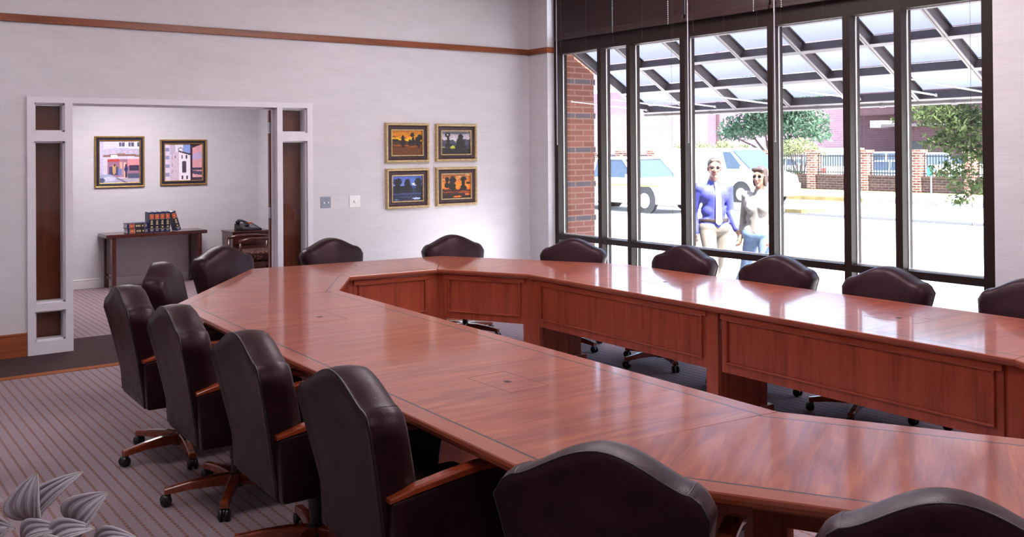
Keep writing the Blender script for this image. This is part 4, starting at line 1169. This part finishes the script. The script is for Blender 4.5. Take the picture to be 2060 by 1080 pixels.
for dx, dy, dz in ((0, 1.6, 3.0), (.3, -1.5, 3.1), (0, .6, 4), (-.5, -.6, 3.8), (0, 2.6, 2.6)): q.tube([(0, 0, 1.3), (dx*.5, dy*.5, 2.1), (dx, dy, dz)], [.09, .06, .03], 6)
q.build('trunk', M_bark, r)
leaves('foliage', [(0, 0, 4.6, 1.8, 2.6, 1.3), (0, 2.0, 3.2, 1.3, 1.7, .8), (0, 3.2, 2.9, .8, .9, .5), (0, -2.2, 3.4, 1.3, 1.7, .9), (0, -3.2, 2.7, .8, .9, .5), (0, 0, 3.3, 1.2, 1.8, .7), (.2, 1.0, 5.6, 1.5, 1.8, .9), (0, -1.6, 2.4, .8, 1.0, .4), (0, -1.5, 4.8, 1.5, 1.9, 1.)], 9500, .28, M_leafdark, r, 3)
for k, (y, h, w_, n) in enumerate(((35.9, 2.15, .62, 520), (34.5, 2.10, .62, 520), (33.1, 2.2, .62, 520), (31.8, 2.0, .58, 420))):
    r = thing('flowering_shrub', ('leftmost', 'second', 'third', 'rightmost')[k]+' of the four pale flowering shrubs seen above the white van roof', 'shrub', (38, y, LT), 0, 'flowering shrubs in a row behind the fence')
    q = MB(); 
    for a in (-.3, 0, .3): q.tube([(0, a*.3, 0), (0, a, h-.2)], [.03, .015], 5)
    q.build('stems', M_bark, r)
    leaves('foliage', [(0, 0, h-.15, .5, w_, .38)], n, .14, M_leafshrub, r, 10+k)
r = thing('crepe_myrtle', 'small crepe myrtle with reddish tips behind the brick post right of the walkers', 'tree', (38, 28.4, LT))
q = MB()
for a in (-.5, -.1, .3, .6): q.tube([(0, a*.2, 0), (0, a*.5, .9), (0, a, 1.9)], [.05, .04, .02], 6)
q.build('stems', M_bark, r)
leaves('foliage', [(0, 0, 2.05, .7, 1.0, .42), (0, -.9, 1.75, .5, .6, .35), (0, .7, 1.8, .5, .6, .35)], 1500, .15, M_leafshrub, r, 20)
for k, (y, lab, m) in enumerate(((23.9, 'round clipped green bush behind the fence before the blue grey sedan', M_leafdark), (27.4, 'low green bush behind the fence below the crepe myrtle', M_leaflight), (19.6, 'low green bush behind the fence beside the teal sign', M_leafdark))):
    r = thing('low_bush', lab, 'shrub', (36.0, y, LT)); leaves('foliage', [(0, 0, .62, .5, .85, .42)], 900, .14, m, r, 30+k)
    q = MB(); q.tube([(0, 0, 0), (0, 0, .5)], .05, 6); q.build('stem', M_bark, r)
# street tree, trunk out of frame to the right
r = thing('street_tree', 'olive green street tree whose branches hang into the rightmost window pane', 'tree', (12.6, 4.3, GZ))
q = MB(); q.tube([(0, 0, 0), (.02, .05, 1.6), (-.05, .3, 2.7), (0, .5, 4.2)], [.13, .10, .08, .05], 10)
B = [((-.05, .3, 2.7), (-.3, 1.3, 2.75), (-.5, 2.0, 2.35), (-.6, 2.6, 2.0)), ((0, .2, 2.3), (-.4, 1.2, 2.25), (-.6, 2.0, 2.2), (-.6, 2.9, 2.45)), ((0, .2, 2.2), (-.3, 1.2, 1.95), (-.6, 1.9, 1.9), (-.6, 2.6, 1.95)), ((0, .15, 2.0), (-.4, 1.1, 1.9), (-.6, 1.7, 1.55), (-.7, 2.1, 1.25)), ((0, .4, 3.3), (-.3, 1.6, 3.2), (-.5, 2.6, 2.8), (-.6, 3.3, 2.55))]
for pts in B: q.tube(pts, [.05, .03, .018, .008], 6)
q.build('trunk', M_bark, r)
leaves('foliage', [(-.55, 2.5, 2.36, .4, .42, .20), (-.55, 2.1, 2.22, .4, .45, .25), (-.55, 2.45, 2.0, .35, .32, .14), (-.55, 2.0, 1.85, .35, .40, .22), (-.6, 2.35, 1.62, .3, .26, .13), (-.6, 2.05, 1.45, .3, .30, .14), (-.6, 2.2, 1.25, .2, .18, .08), (-.3, 1.2, 2.3, .5, .5, .4), (-.3, 1.2, 1.75, .4, .4, .35), (-.2, 1.8, 2.9, .6, .9, .25), (0, .6, 3.6, 1.2, 1.4, .8)], 26000, .085, M_leaflight, r, 5, droop=2)
leaves('loose_sprig', [(-.6, 3.36, 2.60, .1, .17, .06), (-.6, 3.06, 2.30, .08, .12, .05)], 70, .07, M_leaflight, r, 6, droop=2)

# ================================================================== people
def capsule(bm, p0, p1, r0, r1, n=14):
    p0, p1 = Vector(p0), Vector(p1); d = p1-p0; L = d.length
    if L < 1e-6: d = Vector((0, 0, 1)); L = 1e-6
    d.normalize(); a = d.cross(Vector((0, 0, 1)) if abs(d.z) < .9 else Vector((1, 0, 0))).normalized(); b_ = d.cross(a)
    rings = []
    for k in range(5):
        t_ = PI/2*(k+.15)/5; rings.append((p0-d*r0*math.cos(t_), r0*math.sin(t_)))
    rings.append((p0, r0)); rings.append((p1, r1))
    for k in range(4, -1, -1):
        t_ = PI/2*(k+.15)/5; rings.append((p1+d*r1*math.cos(t_), r1*math.sin(t_)))
    R = [[bm.verts.new(c_+(a*math.cos(2*PI*m/n)+b_*math.sin(2*PI*m/n))*rr) for m in range(n)] for c_, rr in rings]
    for x, y in zip(R, R[1:]):
        for m in range(n): bm.faces.new([x[m], x[(m+1) % n], y[(m+1) % n], y[m]])
    bm.faces.new(R[0][::-1]); bm.faces.new(R[-1])
def ellip(bm, c, r, rot=None):
    q = bmesh.ops.create_icosphere(bm, subdivisions=3, radius=1)
    for v in q['verts']:
        p = Vector((v.co.x*r[0], v.co.y*r[1], v.co.z*r[2]))
        if rot: p = Euler(rot).to_matrix() @ p
        v.co = p+Vector(c)
def remeshed(name, prims, voxel, m, parent, smooth=4):
    bm = bmesh.new()
    for p in prims:
        if p[0] == 'e': ellip(bm, *p[1:])
        else: capsule(bm, *p)
    bmesh.ops.recalc_face_normals(bm, faces=bm.faces)
    me = bpy.data.meshes.new('tmp'); bm.to_mesh(me); bm.free()
    o = bpy.data.objects.new('tmp', me); COL.objects.link(o)
    md = o.modifiers.new('r', 'REMESH'); md.mode = 'VOXEL'; md.voxel_size = voxel
    sm = o.modifiers.new('s', 'SMOOTH'); sm.iterations = smooth; sm.factor = .5
    dg = bpy.context.evaluated_depsgraph_get(); dg.update()
    nm = bpy.data.meshes.new_from_object(o.evaluated_get(dg)); nm.name = name
    bpy.data.objects.remove(o); bpy.data.meshes.remove(me)
    nm.materials.clear(); nm.materials.append(m)
    for p in nm.polygons: p.use_smooth = True
    ob = bpy.data.objects.new(name, nm); COL.objects.link(ob); ob.parent = parent; return ob
M_skin = mat('skin', (.32, .155, .105), .5, var=.05)
M_hairb = mat('dark_brown_hair', (.045, .028, .025), .45, var=.3, vscale=60)
M_hairg = mat('greying_brown_hair', (.055, .036, .028), .5, var=.3, vscale=60)
M_blue = mat('blue_shirt_cloth', (.040, .045, .26), .7, var=.12)
M_tie = mat('pale_tie_silk', (.80, .78, .85), .4, var=.05)
M_khaki = mat('khaki_trouser_cloth', (.17, .145, .125), .85, var=.1)
M_knit = mat('cream_knit_cloth', (.26, .24, .225), .9, var=.06)
M_jean = mat('pale_blue_denim', (.14, .21, .34), .85, var=.15, vscale=20)
M_shoe = mat('brown_shoe_leather', (.07, .035, .02), .4)
M_lens = mat('dark_lens', (.006, .006, .008), .7, spec=.1)
M_lips = mat('lips', (.42, .12, .11), .5)
M_belt = mat('dark_belt_leather', (.03, .02, .015), .4)
def hand(wr, dirv, pal, th, s=1.0):
    """capsules for a relaxed hand: wr wrist, dirv finger direction, pal palm-width direction, th side of thumb (+1/-1 along pal)"""
    wr, d, w = Vector(wr), Vector(dirv).normalized(), Vector(pal).normalized(); cu = d.cross(w)*th
    out = [(wr, wr+d*.03*s, .024*s, .028*s)]
    for k in range(4):
        o_ = w*(-.030+.020*k)*s
        b0 = wr+d*.02*s+o_*.6; kn = wr+d*.085*s+o_; out.append((b0, kn, .014*s, .0115*s))
        Lf = (.032, .040, .043, .036)[k if th > 0 else 3-k]*s
        p1 = kn+(d*.92+cu*.35)*Lf; p2 = p1+(d*.7+cu*.7)*Lf*.65; p3 = p2+(d*.35+cu*.9)*Lf*.5
        out += [(kn, p1, .0105*s, .0095*s), (p1, p2, .0095*s, .009*s), (p2, p3, .009*s, .0075*s)]
    a = wr+d*.025*s+w*th*.026*s; b1 = a+(d*.7+w*th*.55)*.045*s; b2 = b1+(d*.95+cu*.4)*.032*s
    out += [(a, b1, .014*s, .012*s), (b1, b2, .0115*s, .0095*s)]
    return out
def person(label, loc, rz, H, J, female, top, bottom, hairm, sleeve):
    r = thing('person', label, 'person', loc, rz)
    s = H/1.78
    J = {k: Vector(v)*s for k, v in J.items()}
    hd = J['head']; hy = J['headrot']/s if 'headrot' in J else Vector((0, 0, 0)); yaw = hy.z
    Rz = Matrix.Rotation(yaw, 3, 'Z')
    def hp(x, y, z): return hd+Rz @ (Vector((x, y, z))*s)
    sw = (.165 if female else .20)*s
    ck, hip, kn, an, sh, el, wr = 'neck', 'hip', 'knee', 'ank', 'sho', 'elb', 'wri'
    pr = []
    pr.append((J['neck'], hd+Vector((0, -.005, -.07))*s, .058*s, .055*s))
    pr.append(('e', tuple(hp(0, -.012, .03)), (.076*s, .096*s, .098*s), (0, 0, yaw)))
    pr.append(('e', tuple(hp(0, .018, -.045)), (.056*s, .070*s, .072*s), (0, 0, yaw)))
    pr.append((hp(0, .055, -.09), hp(0, .062, -.096), .026*s, .024*s))
    pr.append((hp(0, .088, .012), hp(0, .106, -.030), .010*s, .0155*s))
    for sg in (-1, 1):
        pr.append(('e', tuple(hp(sg*.078, -.012, -.005)), (.012*s, .020*s, .033*s), (0, 0, yaw)))
        pr.append(('e', tuple(hp(sg*.034, .068, -.02)), (.024*s, .024*s, .022*s), (0, 0, yaw)))
    pr.append((hp(-.04, .078, .034), hp(.04, .078, .034), .012*s, .012*s))
    ch = J['chest']; pv = J['pelvis']
    tor = [(J['neck']-Vector((0, 0, .02))*s, ch, .06*s, .10*s), (ch+Vector((-.07, 0, .03))*s, ch+Vector((.07, 0, .03))*s, .105*s, .105*s), (ch, (ch+pv)/2, .125*s, .11*s),
           ((ch+pv)/2+Vector((-.04, 0, 0))*s, (ch+pv)/2+Vector((.04, 0, 0))*s, .10*s, .10*s), (pv+Vector((-.07, 0, 0))*s, pv+Vector((.07, 0, 0))*s, .10*s, .10*s), ((ch+pv)/2, pv, .11*s, .11*s)]
    if female:
        for sg in (-1, 1): tor.append(('e', tuple(ch+Vector((sg*.07, .085, -.03))*s), (.06*s, .055*s, .06*s)))
    pr += tor
    arms = []
    for k in 'LR':
        arms += [(ch+(J['sho'+k]-ch)*.5+Vector((0, 0, .02))*s, J['sho'+k], .07*s, .062*s), (J['sho'+k], J['elb'+k], .052*s, .040*s), (J['elb'+k], J['wri'+k], .040*s, .027*s)]
        d = (J['wri'+k]-J['elb'+k]).normalized()
        fwd = Vector((0, 1, 0))
        pr += hand(J['wri'+k], d, (fwd-d*fwd.dot(d)), 1, s)
    pr += arms
    legs = []
    for k in 'LR':
        legs += [(J['hip'+k], J['knee'+k], .085*s, .058*s), (J['knee'+k], J['knee'+k].lerp(J['ank'+k], .35), .056*s, .056*s), (J['knee'+k].lerp(J['ank'+k], .35), J['ank'+k], .056*s, .036*s)]
    pr += legs
    for k in 'LR':
        pr += [(J['ank'+k], J['toe'+k], .036*s, .026*s)]
    body = remeshed('body', pr, .009, M_skin, r, 3)
    # shirt
    g = .016*s
    def grow(L, e): return [((p[0], p[1], tuple(x+e for x in p[2])) if p[0] == 'e' else (p[0], p[1], p[2]+e, p[3]+e)) for p in L]
    t_ = grow(tor, g)
    if not female: t_.append((J['neck']+Vector((0, 0, .0))*s, J['neck']+Vector((0, .0, .035))*s, .062*s, .058*s))
    for k in 'LR':
        e2 = J['elb'+k]; w2 = J['wri'+k]
        t_ += [(ch+(J['sho'+k]-ch)*.5+Vector((0, 0, .015))*s, J['sho'+k], .080*s, .074*s), (J['sho'+k], e2, .068*s, .056*s), (e2, e2.lerp(w2, sleeve), .056*s, .044*s)]
    remeshed('shirt' if not female else 'sweater', t_, .012, top, r, 3)
    b_ = [(pv+Vector((-.075, 0, -.03))*s, pv+Vector((.075, 0, -.03))*s, .122*s, .122*s)]
    for k in 'LR':
        kk, aa = J['knee'+k], J['ank'+k]
        w3 = .066 if female else .074
        b_ += [(J['hip'+k], kk, .105*s, w3*s), (kk, aa+Vector((0, 0, .03))*s, w3*s, (.058 if female else .070)*s)]
    remeshed('trousers' if not female else 'jeans', b_, .012, bottom, r, 3)
    for k in 'LR':
        d = (J['toe'+k]-J['ank'+k]); 
        remeshed('shoe', [(J['ank'+k]+Vector((0, -.02, -.02))*s, J['ank'+k]+Vector((0, -.035, -.045))*s, .044*s, .036*s), (J['ank'+k]+d*.15+Vector((0, 0, -.02))*s, J['toe'+k], .044*s, .036*s)], .010, M_shoe, r, 2)
    # hair
    hr = [('e', tuple(hp(0, -.024, .048)), (.084*s, .098*s, .092*s), (0, 0, yaw)), ('e', tuple(hp(0, -.055, .0)), (.078*s, .068*s, .085*s), (0, 0, yaw))]
    if female:
        hr += [('e', tuple(hp(sg*.068, -.015, -.035)), (.026*s, .050*s, .085*s), (0, 0, yaw)) for sg in (-1, 1)]
        hr += [('e', tuple(hp(0, -.06, -.03)), (.08*s, .05*s, .09*s), (0, 0, yaw)), (hp(-.055, .055, .085), hp(.055, .05, .09), .028*s, .028*s)]
    else:
        hr += [(hp(-.04, .045, .092), hp(.04, .045, .092), .022*s, .022*s)]
    remeshed('hair', hr, .008, hairm, r, 2)
    # glasses, eyes, mouth
    q = MB()
    for sg in (-1, 1):
        q.ball(hp(sg*.034, .083, .008), .021*s, 12, 6, (1, .45, .8))
        q.tube([hp(sg*.055, .080, .010), hp(sg*.080, .05, .008), hp(sg*.082, -.01, .004)], .003*s, 6)
    q.tube([hp(-.016, .095, .010), hp(.016, .095, .010)], .003*s, 6); q.build('glasses', M_lens, r)
    q = MB(); q.tube([hp(-.024, .084, -.058), hp(-.01, .092, -.056), hp(.01, .092, -.056), hp(.024, .084, -.058)], [.003*s, .006*s, .006*s, .003*s], 8); q.build('mouth', M_lips, r, smooth=True)
    if not female:
        q = MB(); n0 = J['neck']; pts = []
        fr_ = lambda p, y: Vector((p.x, p.y+y*s, p.z))
        P_ = [(fr_(n0+Vector((0, 0, .0))*s, .070), .022), (fr_(n0.lerp(ch, .35), .104), .026), (fr_(ch, .137), .032), (fr_(ch.lerp(pv, .5), .138), .038), (fr_(ch.lerp(pv, .9), .136), .040), (fr_(ch.lerp(pv, .98), .136), .012)]
        q.loft([[p+Vector((-w_*s, 0, 0)), p+Vector((w_*s, 0, 0)), p+Vector((w_*s, .010*s, 0)), p+Vector((-w_*s, .010*s, 0))] for p, w_ in P_]); q.build('tie', M_tie, r)
        q = MB(); q.lathe([(.128*s, -.018*s), (.131*s, 0), (.128*s, .018*s)], 24, tuple(Vector((0, 0, 0))), 'z')
        for v in q.bm.verts: v.co = Vector((v.co.x*1.45, v.co.y*1.02, v.co.z))+pv+Vector((0, 0, .055))*s
        q.build('belt', M_belt, r)
    return r
# man : local +Y is the way he faces, +X his right
man = dict(head=(0, .03, 1.665), headrot=(0, 0, -.35), neck=(0, -.01, 1.50), chest=(0, -.01, 1.32), pelvis=(0, 0, .99),
  shoR=(.185, -.02, 1.43), shoL=(-.185, -.01, 1.43), elbR=(.225, -.10, 1.14), wriR=(.225, -.02, .89), elbL=(-.225, -.03, 1.15), wriL=(-.24, .12, .93),
  hipR=(.09, 0, .95), hipL=(-.09, 0, .95), kneeR=(.10, .16, .52), ankR=(.10, .14, .09), kneeL=(-.08, -.08, .50), ankL=(-.08, -.34, .15), toeR=(.11, .30, .035), toeL=(-.08, -.20, .035))
person('man in blue shirt, pale tie and khaki trousers walking past outside the window', (8.92, 7.93, GZ), math.atan2(.38, -.92), 1.80, man, False, M_blue, M_khaki, M_hairg, .97)
wom = dict(head=(-.02, .03, 1.665), headrot=(0, 0, -.15), neck=(-.01, 0, 1.50), chest=(0, -.01, 1.32), pelvis=(.02, 0, 1.00),
  shoR=(.155, -.02, 1.43), shoL=(-.155, -.01, 1.43), elbR=(.22, -.10, 1.16), wriR=(.22, .02, .95), elbL=(-.22, -.06, 1.16), wriL=(-.20, .10, .96),
  hipR=(.085, 0, .96), hipL=(-.075, 0, .96), kneeR=(.20, -.06, .53), ankR=(.38, -.26, .20), kneeL=(-.10, .12, .52), ankL=(-.12, .12, .09), toeR=(.36, -.13, .06), toeL=(-.13, .28, .035))
person('woman in cream sweater, sunglasses and pale jeans walking beside the man outside the window', (8.95, 7.26, GZ), math.atan2(.92, -.38), 1.70, wom, True, M_knit, M_jean, M_hairb, .75)

# ================================================================== potted plant, lower left
M_pot = mat('glazed_pot', (.06, .035, .03), .3, var=.1)
M_soil = mat('potting_soil', (.03, .02, .015), .95, var=.4, vscale=60)
t = NT('pleated_silvery_leaf'); g = t.co('UV'); sp = t.n('ShaderNodeSeparateXYZ'); t.l(g, sp.inputs[0])
tipc = t.ramp(sp.outputs[0], [(.0, (.14, .08, .07)), (.28, (.50, .49, .53)), (.95, (.86, .86, .94)), (1, (.50, .42, .18))])
pleat_shade = t.math('ABSOLUTE', t.math('SINE', t.math('ADD', t.math('MULTIPLY', t.math('ABSOLUTE', t.math('SUBTRACT', sp.outputs[1], .5)), 31.4), t.math('MULTIPLY', sp.outputs[0], -1.1))))  # dark stripes along the pleats paint the shade of the folds
ns = t.noise(t.mapping(g, (3, 14, 1)), 1.5, 3)
vm = t.math('MULTIPLY', t.math('GREATER_THAN', t.math('ADD', pleat_shade, t.math('MULTIPLY', ns, -.9)), .28), .55)
t.bsdf(t.mix(vm, tipc, (.16, .10, .105)), .30, 0, .7)
M_leafp = t.m
pc = Vector((.47, 2.51, 0))
plant = thing('potted_plant', 'potted plant with broad pleated silvery leaves in the lower left corner', 'plant', tuple(pc))
q = MB(); q.lathe([(.10, 0), (.105, .01), (.15, .30), (.165, .33), (.165, .36), (.150, .36), (.145, .33), (.10, .30)], 28); q.build('pot', M_pot, plant, smooth=True)
q = MB(); q.lathe([(.142, .31), (.10, .325), (.02, .33)], 20); q.build('soil', M_soil, plant)
def unproj(px, py, depth):
    v = Ff + Rr*((px-1030)/1927.98) - Uu*((py-287.38)/1927.98)
    return Vector((0, 0, 1.74)) + v*depth
def leaf_blade(base, tip, width, fold, nrm, curl=.12, npl=5, cup=.25):
    base, tip = Vector(base), Vector(tip); ax = tip-base; L = ax.length; ax.normalize()
    nrm = Vector(nrm); nrm = (nrm-ax*nrm.dot(ax)).normalized(); sd_ = ax.cross(nrm)
    NL, NW = 26, 36; bm = bmesh.new(); uv = bm.loops.layers.uv.new('UVMap'); G = []
    for i in range(NL+1):
        t_ = i/NL; w_ = width/2*(math.sin(PI*min(1, t_**.68))**.70)*(1-.15*t_)+.0008
        mid = base+ax*(L*t_)+nrm*(curl*L*math.sin(PI*t_)*.8-curl*L*t_*t_*1.2)
        row = []
        for j in range(NW+1):
            v_ = -1+2*j/NW
            pl = math.cos(abs(v_)*PI*npl - t_*2.2)*.0048*min(1, 4*t_)*min(1, (1-t_)*3+.1)*(L/.12)
            row.append(bm.verts.new(mid+sd_*(w_*v_*math.cos(fold*abs(v_)))+nrm*(w_*abs(v_)*math.sin(fold)+cup*w_*v_*v_)+nrm*pl - ax*(w_*.22*v_*v_)))
        G.append(row)
    for i in range(NL):
        for j in range(NW):
            f = bm.faces.new([G[i][j], G[i+1][j], G[i+1][j+1], G[i][j+1]]); f.smooth = True
            for lp, (a, b_) in zip(f.loops, ((i, j), (i+1, j), (i+1, j+1), (i, j+1))): lp[uv].uv = (a/NL, b_/NW)
    for v in bm.verts: v.co -= pc
    me = bpy.data.meshes.new('leaf'); bm.to_mesh(me); bm.free(); me.materials.append(M_leafp)
    o = bpy.data.objects.new('leaf', me); COL.objects.link(o); o.parent = plant
    sl = o.modifiers.new('thick', 'SOLIDIFY'); sl.thickness = .0012
    # petiole down to the soil
    st = Vector((random.uniform(-.05, .05), random.uniform(-.05, .05), .32)); b0 = base-pc
    q = MB(); q.tube([st, st.lerp(b0, .5)+Vector((0, 0, .06)), b0], [.004, .0035, .0025], 6); q.build('petiole', M_leafp, plant, smooth=True)
cn = -Ff
for (bp, tp, wpx, fold, nx, nz, curl, dep) in (
    ((65, 1046), (66, 957), 78, .25, -.25, .1, .10, 2.30), ((68, 1043), (147, 951), 50, .55, .3, .55, .16, 2.34), ((150, 1058), (206, 993), 68, .25, .1, .3, .12, 2.26),
    ((68, 1056), (86, 1026), 30, .4, 0, .2, .1, 2.32), ((46, 1092), (114, 1056), 46, .5, .1, .9, .2, 2.24), ((100, 1094), (178, 1056), 50, .35, .0, .8, .15, 2.22),
    ((-16, 1070), (24, 1060), 34, .5, 0, .8, .15, 2.3), ((-14, 1010), (4, 1007), 12, .3, 0, .3, .1, 2.35), ((190, 1100), (268, 1076), 40, .4, 0, .9, .2, 2.25), ((-8, 1100), (12, 1064), 26, .4, .2, .4, .1, 2.28),
    ((60, 1120), (20, 1090), 50, .4, -.2, .8, .2, 2.2), ((90, 1130), (150, 1100), 60, .4, .2, .8, .2, 2.15)):
    b0, t0 = unproj(*bp, dep), unproj(*tp, dep-.02)
    leaf_blade(b0, t0, wpx/1928*dep*1.35, fold*.8, cn+Rr*nx+Vector((0, 0, nz+.45)), curl)
